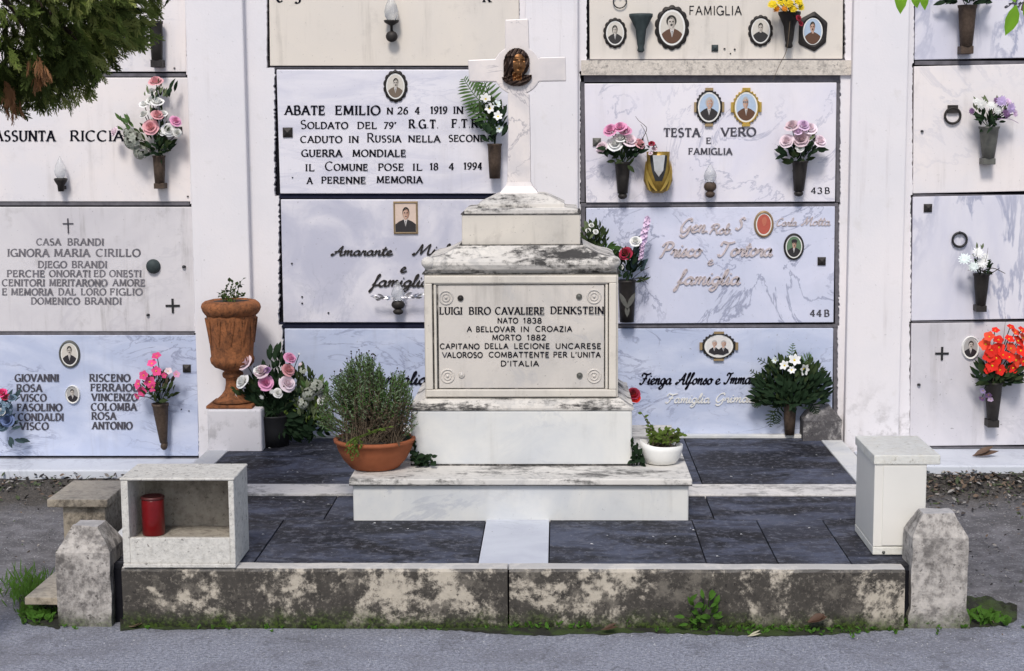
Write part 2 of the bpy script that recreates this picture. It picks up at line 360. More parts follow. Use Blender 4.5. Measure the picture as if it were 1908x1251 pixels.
def subdiv_grid(mb, quad, nu, nv, mat=0):        # quad: four corners, bilinear grid
    a, b, c, d = [Vector(q) for q in quad]; vs = []
    for j in range(nv+1):
        for i in range(nu+1):
            u = i/nu; v = j/nv
            vs.append(a*(1-u)*(1-v)+b*u*(1-v)+c*u*v+d*(1-u)*v)
    fs = [(j*(nu+1)+i, j*(nu+1)+i+1, (j+1)*(nu+1)+i+1, (j+1)*(nu+1)+i) for j in range(nv) for i in range(nu)]
    mb.add(vs, fs, mat, True)
# ------------------------------------------------------------------ stroke letters
def arc(cx, cy, rx, ry, a0, a1, n=14):
    return [(cx+rx*math.cos(math.radians(a0+(a1-a0)*i/n)), cy+ry*math.sin(math.radians(a0+(a1-a0)*i/n))) for i in range(n+1)]
CAP = {
 'A': (.80, [[(.04,0),(.4,1)], [(.4,1),(.76,0)], [(.17,.36),(.63,.36)]]),
 'B': (.66, [[(.1,0),(.1,1)], [(.1,1),(.33,1)]+arc(.33,.76,.21,.24,90,-90)+[(.1,.52)], [(.1,.52),(.36,.52)]+arc(.36,.26,.25,.26,90,-90)+[(.1,0)]]),
 'C': (.78, [arc(.43,.5,.4,.5,48,312,22)]),
 'D': (.78, [[(.1,0),(.1,1)], [(.1,1),(.3,1)]+arc(.3,.5,.43,.5,90,-90)+[(.1,0)]]),
 'E': (.62, [[(.1,0),(.1,1)], [(.1,.975),(.55,.975)], [(.1,.52),(.47,.52)], [(.1,.025),(.58,.025)]]),
 'F': (.60, [[(.1,0),(.1,1)], [(.1,.975),(.56,.975)], [(.1,.5),(.47,.5)]]),
 'G': (.82, [arc(.43,.5,.4,.5,48,335,22), [(.76,.02),(.76,.42)], [(.52,.42),(.86,.42)]]),
 'H': (.80, [[(.1,0),(.1,1)], [(.7,0),(.7,1)], [(.1,.52),(.7,.52)]]),
 'I': (.24, [[(.12,0),(.12,1)]]),
 'K': (.74, [[(.1,0),(.1,1)], [(.66,1),(.12,.45)], [(.28,.6),(.7,0)]]),
 'L': (.60, [[(.1,0),(.1,1)], [(.1,.025),(.56,.025)]]),
 'M': (.96, [[(.1,0),(.14,1)], [(.14,1),(.48,.08)], [(.48,.08),(.82,1)], [(.82,1),(.86,0)]]),
 'N': (.82, [[(.1,0),(.1,1)], [(.1,1),(.72,0)], [(.72,0),(.72,1)]]),
 'O': (.86, [arc(.43,.5,.4,.5,0,360,30)]),
 'P': (.62, [[(.1,0),(.1,1)], [(.1,1),(.34,1)]+arc(.34,.74,.24,.26,90,-90)+[(.1,.48)]]),
 'R': (.72, [[(.1,0),(.1,1)], [(.1,1),(.34,1)]+arc(.34,.75,.23,.25,90,-90)+[(.1,.5)], [(.34,.5),(.68,0)]]),
 'S': (.60, [arc(.3,.75,.22,.25,40,230,12)+arc(.3,.25,.24,.26,70,-140,14)]),
 'T': (.68, [[(.34,0),(.34,1)], [(.02,.975),(.66,.975)]]),
 'U': (.78, [[(.1,1),(.1,.34)]+arc(.39,.34,.29,.34,180,360,12)+[(.68,1)]]),
 'V': (.78, [[(.03,1),(.39,0)], [(.39,0),(.75,1)]]),
 'Z': (.66, [[(.06,.975),(.6,.975)], [(.6,.975),(.06,.025)], [(.06,.025),(.62,.025)]]),
 '0': (.62, [arc(.31,.5,.27,.5,0,360,26)]), '1': (.40, [[(.22,0),(.22,1)], [(.22,1),(.05,.78)]]),
 '2': (.60, [arc(.3,.72,.24,.28,160,-30,12)+[(.06,.03)], [(.06,.03),(.56,.03)]]),
 '3': (.58, [arc(.26,.75,.22,.25,150,-80,12), arc(.26,.26,.26,.27,80,-150,12)]),
 '4': (.62, [[(.42,0),(.42,1)], [(.42,1),(.04,.3)], [(.04,.3),(.6,.3)]]),
 '6': (.60, [arc(.3,.3,.24,.3,0,360,20), [(.06,.3),(.14,.72),(.42,1)]]),
 '7': (.58, [[(.05,.97),(.54,.97)], [(.54,.97),(.18,0)]]),
 '8': (.58, [arc(.29,.75,.2,.24,0,360,18), arc(.29,.26,.25,.26,0,360,18)]),
 '9': (.60, [arc(.3,.7,.24,.3,0,360,20), [(.54,.7),(.46,.28),(.18,0)]]),
 '.': (.22, [[(.08,.04),(.14,.04)]]), "'": (.22, [[(.12,1),(.08,.75)]]), ' ': (.42, []),
}
def smoothc(p, k=5):
    if len(p) < 3: return p
    q = [p[0]]+list(p)+[p[-1]]; out = []
    for i in range(1, len(q)-2):
        a, b, c, d = q[i-1], q[i], q[i+1], q[i+2]
        for j in range(k):
            t = j/k; r = []
            for m in (0, 1):
                r.append(.5*(2*b[m]+(c[m]-a[m])*t+(2*a[m]-5*b[m]+4*c[m]-d[m])*t*t+(3*b[m]-a[m]-3*c[m]+d[m])*t**3))
            out.append(tuple(r))
    out.append(p[-1]); return out
SCR = {
 'a': (.54, [[(.4,.42),(.25,.5),(.08,.36),(.06,.14),(.18,0),(.33,.12),(.42,.46),(.4,.12),(.47,0),(.58,.1)]]),
 'b': (.46, [[(0,.15),(.2,.75),(.2,1),(.1,.9),(.07,.15),(.18,0),(.34,.1),(.36,.36),(.28,.45),(.46,.4)]]),
 'c': (.42, [[(.34,.4),(.22,.5),(.07,.34),(.07,.12),(.2,0),(.36,.06),(.46,.16)]]),
 'd': (.54, [[(.4,.42),(.25,.5),(.08,.36),(.06,.14),(.18,0),(.33,.12),(.46,1),(.4,.12),(.47,0),(.58,.1)]]),
 'e': (.44, [[(0,.1),(.2,.22),(.33,.38),(.22,.5),(.08,.36),(.07,.12),(.2,0),(.36,.05),(.48,.16)]]),
 'f': (.34, [[(0,.1),(.2,.6),(.3,.96),(.2,.98),(.12,.3),(.0,-.42),(-.08,-.36),(.1,.0),(.34,.14)]]),
 'g': (.52, [[(.4,.42),(.25,.5),(.08,.36),(.06,.14),(.18,.02),(.34,.12),(.42,.46),(.34,-.25),(.18,-.45),(.04,-.32),(.3,-.05),(.56,.12)]]),
 'h': (.48, [[(0,.15),(.2,.75),(.2,1),(.11,.9),(.06,0)], [(.06,.1),(.2,.46),(.3,.46),(.31,.3),(.3,.06),(.4,0),(.52,.1)]]),
 'i': (.26, [[(0,.12),(.12,.5),(.09,.1),(.17,0),(.3,.12)], [(.17,.70),(.20,.77)]]),
 'l': (.26, [[(0,.12),(.2,.7),(.22,1),(.12,.92),(.08,.15),(.16,0),(.3,.12)]]),
 'm': (.68, [[(0,.35),(.08,.5),(.11,.4),(.08,0)], [(.08,.15),(.22,.47),(.31,.46),(.31,.3),(.28,0)], [(.28,.15),(.44,.47),(.53,.46),(.53,.3),(.51,.06),(.6,0),(.72,.1)]]),
 'n': (.50, [[(0,.35),(.08,.5),(.11,.4),(.08,0)], [(.08,.15),(.24,.47),(.34,.46),(.34,.3),(.32,.06),(.4,0),(.54,.1)]]),
 'o': (.46, [[(.25,.5),(.08,.38),(.06,.12),(.2,0),(.36,.12),(.36,.38),(.25,.5),(.36,.4),(.5,.42)]]),
 'r': (.38, [[(0,.15),(.12,.5),(.14,.42),(.27,.44),(.25,.15),(.31,0),(.42,.1)]]),
 's': (.36, [[(0,.1),(.2,.52),(.25,.3),(.3,.12),(.18,0),(.05,.06)], [(.2,.02),(.4,.12)]]),
 't': (.32, [[(.02,.2),(.2,.9),(.12,.3),(.15,.03),(.24,0),(.36,.12)], [(0,.6),(.34,.64)]]),
 'u': (.54, [[(0,.3),(.08,.5),(.06,.12),(.17,0),(.31,.12),(.4,.5),(.37,.12),(.45,0),(.58,.1)]]),
 'A': (.78, [[(.08,.2),(-.04,.08),(.06,0),(.3,.35),(.6,1),(.57,.4),(.58,.06),(.68,0),(.82,.1)], [(.14,.36),(.4,.42),(.68,.36)]]),
 'M': (1.0, [[(.06,.16),(-.04,.06),(.08,0),(.24,.5),(.36,.98),(.38,.5),(.4,.05)], [(.4,.05),(.6,.6),(.8,1),(.78,.4),(.8,.06),(.88,0),(1.02,.1)]]),
 'P': (.66, [[(.0,.0),(.1,.03),(.28,.92)], [(.0,.7),(.14,.95),(.45,1),(.64,.82),(.5,.5),(.22,.48)]]),
 'R': (.74, [[(.02,0),(.28,.92)], [(.0,.7),(.14,.95),(.45,1),(.62,.82),(.46,.52),(.22,.5),(.45,.4),(.62,0),(.76,.1)]]),
 'T': (.72, [[(.02,.72),(.1,.98),(.4,.9),(.6,.92),(.8,1)], [(.46,.92),(.36,.4),(.22,.02),(.06,0),(.0,.12)]]),
 'C': (.66, [[(.6,.78),(.55,.98),(.3,.92),(.08,.5),(.1,.1),(.32,0),(.62,.2)]]),
 'G': (.72, [[(.6,.78),(.55,.98),(.3,.92),(.08,.5),(.1,.12),(.32,.02),(.6,.45),(.52,-.15),(.3,-.35),(.1,-.2)]]),
 'F': (.70, [[(.02,.72),(.1,.98),(.4,.9),(.62,.92),(.82,1)], [(.46,.92),(.36,.4),(.22,.02),(.06,0),(.0,.12)], [(.2,.48),(.56,.52)]]),
 'I': (.50, [[(.1,.72),(.16,.95),(.4,.9),(.6,1)], [(.42,.92),(.32,.4),(.2,.02),(.04,0),(.0,.12)]]),
 'S': (.60, [[(.56,.82),(.42,1),(.22,.82),(.36,.55),(.42,.25),(.24,0),(.0,.12)]]),
 '.': (.2, [[(.08,.03),(.13,.03)]]), ' ': (.32, []),
}
def word(mb, s, x0, x1, base, h, Y, style='serif', weight=1.0, big=None, depth=.0015, mat=0, slant=None, skip=()):
    """one word as ribbons, set between photo columns x0..x1 on the plane Y"""
    font = SCR if style == 'script' else CAP
    gap = 0.0 if style == 'script' else .15
    adv = []; x = 0
    for i, ch in enumerate(s):
        w = font[ch][0]; k = big if (big and i == 0) else 1.0
        adv.append((x, k)); x += w*k+gap
    tot = x-gap; sx = (x1-x0)/tot
    if slant is None: slant = .28 if style == 'script' else 0
    eps = 0
    for (ch, (ox, k)) in zip(s, adv):
        if ch in skip: continue
        for st in font[ch][1]:
            pts = smoothc(st, 6) if style == 'script' else st
            P = [((ox+p[0]*k)*sx+p[1]*k*h*slant, p[1]*k*h) for p in pts]
            rib(mb, P, h, style, weight, x0, base, Y-eps, depth, mat); eps += .00012
            if style == 'serif':
                for e, nb in ((P[0], P[1]), (P[-1], P[-2])):
                    dx, dy = e[0]-nb[0], e[1]-nb[1]; L = math.hypot(dx, dy) or 1
                    if abs(dy)/L > .6 and (e[1] < .06*h or e[1] > .94*h*k) and len(P) < 30:
                        yy = .022*h if e[1] < .1*h else e[1]-.022*h
                        rib(mb, [(e[0]-.15*h, yy), (e[0]+.15*h, yy)], h, 'thin', weight, x0, base, Y-eps, depth, mat)
                    elif abs(dx)/L > .9 and ch in 'EFLTZ2':
                        up = -1 if e[1] > .6*h else 1
                        if not (ch in 'EFL' and e is P[0]):
                            rib(mb, [(e[0], e[1]), (e[0]+.0*h, e[1]+up*.2*h)], h, 'thin', weight, x0, base, Y-eps, depth, mat)
                    eps += .00005
def rib(mb, P, h, style, weight, x0, base, Y, depth, mat):
    hw = []; n = len(P)
    for i in range(n):
        a = P[max(i-1, 0)]; b = P[min(i+1, n-1)]; dx, dy = b[0]-a[0], b[1]-a[1]; L = math.hypot(dx, dy) or 1
        if style == 'thin': w = .035*h
        elif style == 'sans': w = .075*h
        elif style == 'mono': w = .05*h
        else:
            sn = abs(math.sin(math.atan2(dy, dx)-math.radians(22)))
            w = (.030+.060*sn)*h if style == 'serif' else (.028+.042*abs(math.sin(math.atan2(dy, dx)-math.radians(38))))*h
        hw.append((w*weight*1.16, -dy/L, dx/L))
    ext = .06*h if style == 'sans' else .02*h
    Q = [list(p) for p in P]
    for e, nb in ((0, 1), (-1, -2)):
        dx, dy = Q[e][0]-Q[nb][0], Q[e][1]-Q[nb][1]; L = math.hypot(dx, dy) or 1
        Q[e][0] += dx/L*ext*.5; Q[e][1] += dy/L*ext*.5
    vs = []
    for (x, y), (w, nx, ny) in zip(Q, hw):
        for sg in (1, -1):
            p = W(x0+x+nx*w*sg, base-(y+ny*w*sg), Y-depth); vs.append((p.x, p.y, p.z))
    m = len(vs); vs += [(a, Y, c) for a, b, c in vs]; fs = []
    for i in range(n-1):
        a, b, c, d = 2*i, 2*i+1, 2*i+3, 2*i+2
        fs += [(a, b, c, d), (a, d, d+m, a+m), (b, b+m, c+m, c)]
    mb.add(vs, fs, mat)
# ------------------------------------------------------------------ the burial wall
wall = thing("burial_wall", "white plastered cemetery wall of stacked burial niches between flat pilasters", "wall", (0, .2, 0))
PIL = [(-250, -140, 0), (344, 452, 0), (978, 1077, 0), (1591, 1696, 0), (2190, 2300, 0)]
YP = -.055
for x0, x1, _ in PIL:
    a, b = W(x0, 10, YP).x, W(x1, 10, YP).x
    mb = MB(); mb.box(a, b, YP, .10, -.02, 3.3)
    mb.build("pilaster", M['plaster'], wall, bevel=.008)
mb = MB(); mb.box(-3.6, 3.6, .036, .5, -.05, 3.3); mb.build("backing", M['joint'], wall)
for a_, b_ in ((-9, W(-245, 600, 0).x), (W(2295, 600, 0).x, 9)):
    mb = MB(); mb.box(a_, b_, -.003, .6, -.05, 3.3); mb.build('plain_wall', M['plaster'], wall)
SLABS = {}    # name: (label, x0t, x1t, y0, y1, material)
def jag(x, y0, y1, amp, Y, n=26):
    out = []
    for i in range(n+1):
        p = W(x+random.gauss(0, amp), y0+(y1-y0)*i/n, Y); out.append((p.x, p.z))
    return out
pm = MB()
def margin(xa, xb, ya, yb, jl=0, jr=0, Y=-.003):
    """plaster between a pilaster and a slab, its free edge crumbling by jl / jr photo pixels"""
    L = jag(xa, ya, yb, jl, Y, 70 if jl else 1); Rr = jag(xb, ya, yb, jr, Y, 70 if jr else 1)
    pm.prism(L+Rr[::-1], Y, .05)
gm = MB(); nm = MB()
def strip(mbx, xa, xb, ya, yb, Y, y1=.04):
    q = [W(xa, ya, Y), W(xb, ya, Y), W(xb, yb, Y), W(xa, yb, Y)]; mbx.prism([(p.x, p.z) for p in q], Y, y1)
# centre bays
rowsC = [(-112, 123, 500), (130, 360, 516), (371, 600, 524), (612, 816, 531)]
for i, (a, b, x) in enumerate(rowsC):
    ya = a-40 if i == 0 else (a+rowsC[i-1][1])/2; yb = b+40 if i == 3 else (b+rowsC[i+1][0])/2
    margin(444, x-(3 if i == 0 else 5), ya, yb, 0, .3 if i == 0 else .9)
    margin(968, 990, ya, yb, .3, 0)
rowsR = [(-122, 110, 1097, 1571), (155, 377, 1091, 1557), (386, 604, 1092, 1555), (612, 812, 1092, 1552)]
for i, (a, b, x, x2) in enumerate(rowsR):
    ya = a-40 if i == 0 else (a+rowsR[i-1][1])/2; yb = b+40 if i == 3 else (b+rowsR[i+1][0])/2
    margin(1070, x-(4 if i == 0 else 10), ya, yb, 0, .6)
    margin(x2+(4 if i == 0 else 9), 1600, ya, yb, .6, 0)
margin(1084, 1594, 113, 140, 0, 0, Y=-.018)
strip(gm, 1088, 1566, 140.6, 153, .010); strip(gm, 1094, 1572, 110, 113, .006)
for a, b in ((377, 387), (603, 612)): strip(gm, 1082, 1562, a+1.5, b-1.5, .012)
for i in (1, 2, 3):
    a, b, x, x2 = rowsR[i]; strip(gm, x-9, x-1.5, a-2, b, .014); strip(gm, x2+1.2, x2+9, a-2, b, .014)
for a, b in ((123, 130),): strip(gm, 503, 972, a+2, b-2, .010)
for a, b in ((360, 371), (600, 612)): strip(nm, 520, 980, a+1, b-1, .014)
# outer bays
rowsL = [(-98, 134, 345), (145, 374, 352), (386, 616, 361), (625, 850, 368)]
for i, (a, b, x) in enumerate(rowsL):
    margin(x+2, 384, a-40 if i == 0 else (a+rowsL[i-1][1])/2, b+40 if i == 3 else (b+rowsL[i+1][0])/2, .6, 0)
    strip(gm, -135, x+1, b+3.0, b+9.0, .004)
rowsF = [(-125, 111, 1706), (124, 360, 1703), (367, 596, 1700), (603, 830, 1698)]
for i, (a, b, x) in enumerate(rowsF):
    margin(1672, x-3, a-40 if i == 0 else (a+rowsF[i-1][1])/2, b+40 if i == 3 else (b+rowsF[i+1][0])/2, 0, .6)
    strip(gm, x-1, 2186, b+2.6, b+(10 if i == 0 else 5.4), .004)
bm_ = MB(); strip(bm_, 1083, 1594, 112.5, 140.3, -.0205, -.0182); bm_.build("weathered_band", weathered('peeling_beige_band', (.66, .60, .53), (.36, .33, .30), .56, 9, .08), wall)
zt_ = W(1000, -140, 0).z
for a_, b_ in ((-140, 344), (452, 978), (1077, 1591), (1696, 2190)):
    pm.box(W(a_-4, 0, 0).x, W(b_+4, 0, 0).x, -.0045, .05, zt_, 3.3)
pm.build("plaster_margin", M['plaster'], wall); gm.build("mortar_bed", M['grout'], wall); nm.build("dark_bed", M['navy'], wall)

def slab(key, label, xl, xr, yt, yb, mat, tilt=0.0, th=.03):
    """tilt: photo pixels by which the right end of the slab sits higher than the left"""
    q = [W(xl[0], yt, 0), W(xr[0], yt-tilt, 0), W(xr[1], yb-tilt, 0), W(xl[1], yb, 0)]
    c = (sum(p.x for p in q)/4, 0, min(p.z for p in q))
    mb = MB(); mb.prism([(p.x, p.z) for p in q], 0, th)
    o = mb.build("niche_slab", M[mat], loc=c, bevel=.003)
    tag(o, label, "niche slab", "marble niche slabs closing the burial wall"); SLABS[key] = o
    return o
slab('L0', "pale slab at the top left, mostly hidden by the cypress, dark vase at its edge", (-122, -120), (345, 347), -98, 134, 'sl_white')
slab('L1', "white slab with two names in one line of spaced black capitals, left of the urn pilaster", (-121, -119), (350, 358), 145, 376, 'sl_white')
slab('L2', "worn grey slab with seven lines of faded capitals and a small incised cross", (-120, -118), (360, 366), 386, 618, 'sl_grey')
slab('L3', "blue shaded slab with two columns of names and two small oval portraits", (-118, -116), (367, 370), 625, 850, 'sl_low')
slab('C0', "blank beige slab with a ball footed lamp, behind the top of the stone cross", (500, 503), (966, 968), -112, 123, 'sl_beige')
slab('C1', "streaky slab with six lines of black capitals under a soldier portrait", (515, 522), (968, 972), 130, 361, 'sl_cirrus')
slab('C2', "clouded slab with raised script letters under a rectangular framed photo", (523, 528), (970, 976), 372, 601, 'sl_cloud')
slab('C3', "pale blue shaded slab mostly hidden behind the bowl shrub and monument", (530, 534), (972, 980), 613, 816, 'sl_low')
slab('R0', "beige slab with four framed portraits and one word in thin capitals", (1097, 1099), (1572, 1570), -122, 111, 'sl_beige', 1)
slab('R1', "lilac white slab numbered 43 B with two pink rose vases", (1089, 1092), (1559, 1556), 156, 378, 'sl_lilac', 2)
slab('R2', "blue shaded slab numbered 44 B with tarnished silver script letters", (1092, 1094), (1556, 1553), 388, 604, 'sl_blueshade', 3)
slab('R3', "blue shaded slab with black brush script beneath a wide oval portrait of a couple", (1094, 1096), (1553, 1550), 613, 813, 'sl_low', 1)
slab('F0', "diagonally veined slab cut off by the top of the photo, tapered brown vase on it", (1707, 1704), (2170, 2168), -125, 112, 'sl_diag', 9)
slab('F1', "plain white slab with a bracketed ring and a grey vase of lilac flowers", (1703, 1701), (2170, 2168), 124, 361, 'sl_white', 10)
slab('F2', "diagonally veined slab with a black pull ring and white daisies", (1701, 1698), (2170, 2168), 367, 598, 'sl_diag', 8)
slab('F3', "stained grey slab with a small black cross and red orchids", (1698, 1695), (2170, 2168), 603, 832, 'sl_stain', 6)

def letters(key, rows, mat='ink', name="inscription", **kw):
    mb = MB()
    for r in rows:
        s, x0, x1, base, h = r[:5]; k = dict(kw)
        if len(r) > 5: k.update(r[5])
        word(mb, s, x0, x1, base, h, -.0004, **k)
    return mb.build(name, M[mat], SLABS[key])
letters('L1', [("ASSUNTA", -10, 102, 263, 19), ("RICCIAR", 131, 250, 263, 19)])
letters('L2', [("CASA", 68, 113, 457, 12), ("BRANDI", 126, 193, 457, 12), ("IGNORA", 14, 91, 478, 13.5), ("MARIA", 101, 167, 478, 13.5), ("CIRILLO", 179, 261, 478, 13.5),
  ("DIEGO", 71, 124, 499, 12), ("BRANDI", 134, 199, 499, 12), ("PERCHE", 13, 83, 516, 12), ("'", 82, 86, 511, 12), ("ONORATI", 92, 168, 516, 12), ("ED", 175, 196, 516, 12), ("ONESTI", 204, 263, 516, 12),
  ("CENITORI", 4, 83, 533, 12), ("MERITARONO", 92, 199, 533, 12), ("AMORE", 210, 270, 533, 12), ("E", 4, 13, 550, 12), ("MEMORIA", 21, 98, 550, 12), ("DAL", 109, 141, 550, 12), ("LORO", 151, 197, 550, 12), ("FIGLIO", 205, 265, 550, 12),
  ("DOMENICO", 58, 148, 567, 12), ("BRANDI", 158, 226, 567, 12)], 'fade2', weight=1.1)
letters('L3', [("GIOVANNI", 28, 109, 711, 13), ("ROSA", 31, 78, 730, 13), ("VISCO", 38, 86, 748, 13), ("FASOLINO", 32, 115, 766, 13), ("CONDALDI", 34, 118, 784, 13), ("VISCO", 37, 90, 801, 13),
  ("RISCENO", 167, 242, 711, 13), ("FERRAIOLI", 169, 262, 729, 13), ("VINCENZO", 171, 256, 747, 13), ("COLOMBA", 170, 254, 765, 13), ("ROSA", 171, 216, 782, 13), ("ANTONIO", 172, 246, 800, 13)], 'fade', weight=1.25)
S = dict
for l_ in (("C", 515, 527, 4, 22), ("S", 548, 560, 6, 22), ("R", 900, 914, 4, 20)): letters('C0', [l_], name='letter')
letters('C1', [("ABATE", 531, 605, 214, 16.5), ("EMILIO", 625, 708, 214, 16.5), ("N", 721, 732, 213, 12), ("26", 741, 760, 213, 13), ("4", 773, 782, 213, 13), ("1919", 802, 833, 212, 13), ("IN", 845, 863, 212, 13), ("ITALI", 880, 942, 211, 13),
  ("SOLDATO", 560, 648, 240, 12, S(big=1.3)), ("DEL", 666, 702, 240, 12), ("79'", 715, 738, 240, 12), ("R.G.T.", 762, 817, 239, 15.5), ("F.T.R", 842, 890, 238, 15.5),
  ("CADUTO", 560, 637, 266, 12), ("IN", 650, 668, 266, 12), ("RUSSIA", 684, 747, 265, 12, S(big=1.35)), ("NELLA", 761, 820, 265, 12), ("SECONDA", 836, 918, 264, 12),
  ("GUERRA", 562, 637, 292, 12.5), ("MONDIALE", 657, 756, 292, 12.5),
  ("IL", 569, 586, 319, 12.5), ("COMUNE", 606, 685, 318, 12, S(big=1.35)), ("POSE", 705, 752, 318, 12.5), ("IL", 769, 787, 318, 12.5), ("18", 801, 816, 317, 12.5), ("4", 836, 846, 317, 12.5), ("1994", 864, 898, 316, 12.5),
  ("A", 572, 582, 343, 12), ("PERENNE", 599, 681, 342, 12), ("MEMORIA", 702, 787, 341, 12)], weight=1.12)
letters('C2', [("Amarante", 618, 730, 476, 17), ("Michele", 770, 880, 475, 19), ("e", 745, 756, 508, 19), ("famiglia", 693, 800, 534, 21)], 'bronze', style='script', weight=1.35, depth=.006)
letters('C3', [("famiglia", 690, 795, 716, 22)], 'ink', style='script', weight=1.3, depth=.005)
letters('R0', [("FAMIGLIA", 1284, 1382, 28, 16.5)], 'ink', style='mono', weight=.95)
letters('R1', [("TESTA", 1237, 1304, 255, 15.5), ("VERO", 1344, 1408, 254, 15.5), ("E", 1316, 1325, 268, 11), ("FAMIGLIA", 1283, 1364, 288, 11.5)], 'fade', weight=1.2)
letters('R1', [("43", 1511, 1532, 361, 11), ("B", 1537, 1546, 361, 11)], 'ink', name="number", weight=1.0)
letters('R2', [("Gen.", 1266, 1320, 433, 25), ("Rob.", 1322, 1364, 436, 18), ("S", 1370, 1384, 428, 22), ("Prisco", 1230, 1305, 478, 26), ("Tortora", 1338, 1438, 477, 26), ("e", 1318, 1328, 494, 18), ("famiglia", 1262, 1378, 530, 26)], 'pinksil', style='script', weight=1.3, depth=.006)
letters('R2', [("Carla", 1446, 1484, 421, 14), ("Motta", 1494, 1546, 420, 15)], 'pinksil', name="small_script_line", style='script', weight=1.1, depth=.004)
letters('R2', [("44", 1509, 1531, 590, 12), ("B", 1536, 1545, 590, 12)], 'fade', name="number", weight=1.2)
letters('R3', [("Fienga", 1192, 1250, 716, 20), ("Alfonso", 1260, 1326, 716, 20), ("e", 1332, 1341, 716, 19), ("Immacolata", 1349, 1450, 715, 20)], 'ink', style='script', weight=1.35)
letters('R3', [("Famiglia", 1240, 1322, 751, 17), ("Grimaldi", 1332, 1420, 750, 17)], 'white', name="white_inscription", style='script', weight=1.1, depth=.004)
letters('F0', [("Am", 1874, 1915, 14, 18)], 'fade', style='script', weight=1.3)
# ------------------------------------------------------------------ small fittings that belong to a slab
def stud(key, px, py, s=17, mat='bronze'):
    p = W(px, py, -.004); h = s*mpp(0)/2; mb = MB()
    mb.box(p.x-h, p.x+h, -.006, 0, p.z-h, p.z+h)
    vs = [(p.x-h, -.0062, p.z-h), (p.x+h, -.0062, p.z-h), (p.x+h, -.0062, p.z+h), (p.x-h, -.0062, p.z+h), (p.x, -.020, p.z)]
    mb.add(vs, [(0,1,4), (1,2,4), (2,3,4), (3,0,4)])
    mb.build("stud", M[mat], SLABS[key])
stud('C1', 536, 247, 18); stud('R1', 1112, 265, 15, 'pewter'); stud('R2', 1531, 487, 15); stud('L3', 348, 687, 15); stud('F2', 1729, 388, 15); stud('R0', 1332, 90, 12, 'verd')
stud('L1', 333, 243, 13)
def hole(key, px, py, s=4, t=1.5):
    p = W(px, py, 0); h = s*mpp(0)/2; mb = MB()
    mb.lathe([(h, 0), (h*.9, h*.8), (h*.4, h*1.1)], (p.x, -.001, p.z-h), 8, t); mb.build("screw", M['iron'], SLABS[key])
for a in (('L0', 325, 126), ('L1', 350, 365), ('L2', 343, 495, 8), ('L2', 276, 585, 7), ('C2', 544, 490), ('C2', 563, 552), ('C2', 563, 564), ('C2', 612, 582), ('R0', 1350, 90), ('R0', 1369, 91), ('R0', 1361, 99, 3), ('F1', 1718, 243, 6), ('F3', 1712, 715, 7), ('C1', 545, 330, 3), ('L3', 352, 765, 3), ('L3', 338, 762, 3)): hole(*a)
def cross(key, px, py, w, h, t, mat='iron', up=.5):
    p = W(px, py, 0); k = mpp(0); mb = MB()
    mb.box(p.x-t*k/2, p.x+t*k/2, -.006, 0, p.z-h*k*(1-up), p.z+h*k*up)
    mb.box(p.x-w*k/2, p.x+w*k/2, -.0045, -.0004, p.z-t*k/2, p.z+t*k/2); mb.build("cross", M[mat], SLABS[key])
cross('L2', 127, 417, 20, 28, 2, 'fade', .35); cross('L2', 322, 570, 27, 27, 4); cross('F3', 1755, 659, 25, 25, 4)
p = W(285, 497, -.01); mb = MB(); mb.ball((p.x, -.012, p.z), 13*mpp(0), .02, 13*mpp(0)); mb.torus((p.x, -.003, p.z), 12*mpp(0), .005); mb.build("knob", M['verd'], SLABS['L2'])
def ringpull(key, px, py, rr, mat, t=.004, br=None):
    p = W(px, py, -.01); k = mpp(0); mb = MB(); mb.torus((p.x, -.012, p.z), rr*k, t)
    if br: mb.box(p.x-br*k, p.x+br*k, -.016, 0, p.z+rr*k*.35, p.z+rr*k*.35+1.6*br*k)
    else: mb.ball((p.x, -.012, p.z+rr*k), .008, .014, .008)
    mb.build("pull_ring", M[mat], SLABS[key])
ringpull('R0', 1155, 3, 12, 'iron', .003); ringpull('F1', 1775, 216, 14, 'bronze', .006, 9); ringpull('F2', 1788, 447, 13, 'iron', .006)
# ------------------------------------------------------------------ portraits
PM = {k: plain("photo_"+k, c, .25, var=.12, scale=90, bump=0) for k, c in dict(
    paper=(.62, .58, .52), sky=(.42, .52, .66), beige=(.66, .52, .44), grey=(.38, .37, .36), skin=(.55, .36, .28), skinbw=(.55, .50, .45), redskin=(.52, .16, .10), skinsh=(.38, .21, .15), skinbwsh=(.36, .32, .28),
    coat=(.025, .022, .025), brown=(.11, .05, .03), shirt=(.70, .68, .66), hair=(.02, .018, .016), greyhair=(.45, .43, .42), redbg=(.45, .10, .07), uni=(.16, .12, .09), tie=(.05, .03, .05), green=(.12, .2, .12)).items()}
def outline(shape, n=48):
    if shape == 'rect': return [(-1,-1), (1,-1), (1,1), (-1,1)]
    if shape == 'hex': return [(-.95,-.62), (.15,-1.0), (.92,-.55), (1.0,.45), (.1,1.0), (-.9,.60)]
    return [(math.cos(2*math.pi*i/n), math.sin(2*math.pi*i/n)) for i in range(n)]
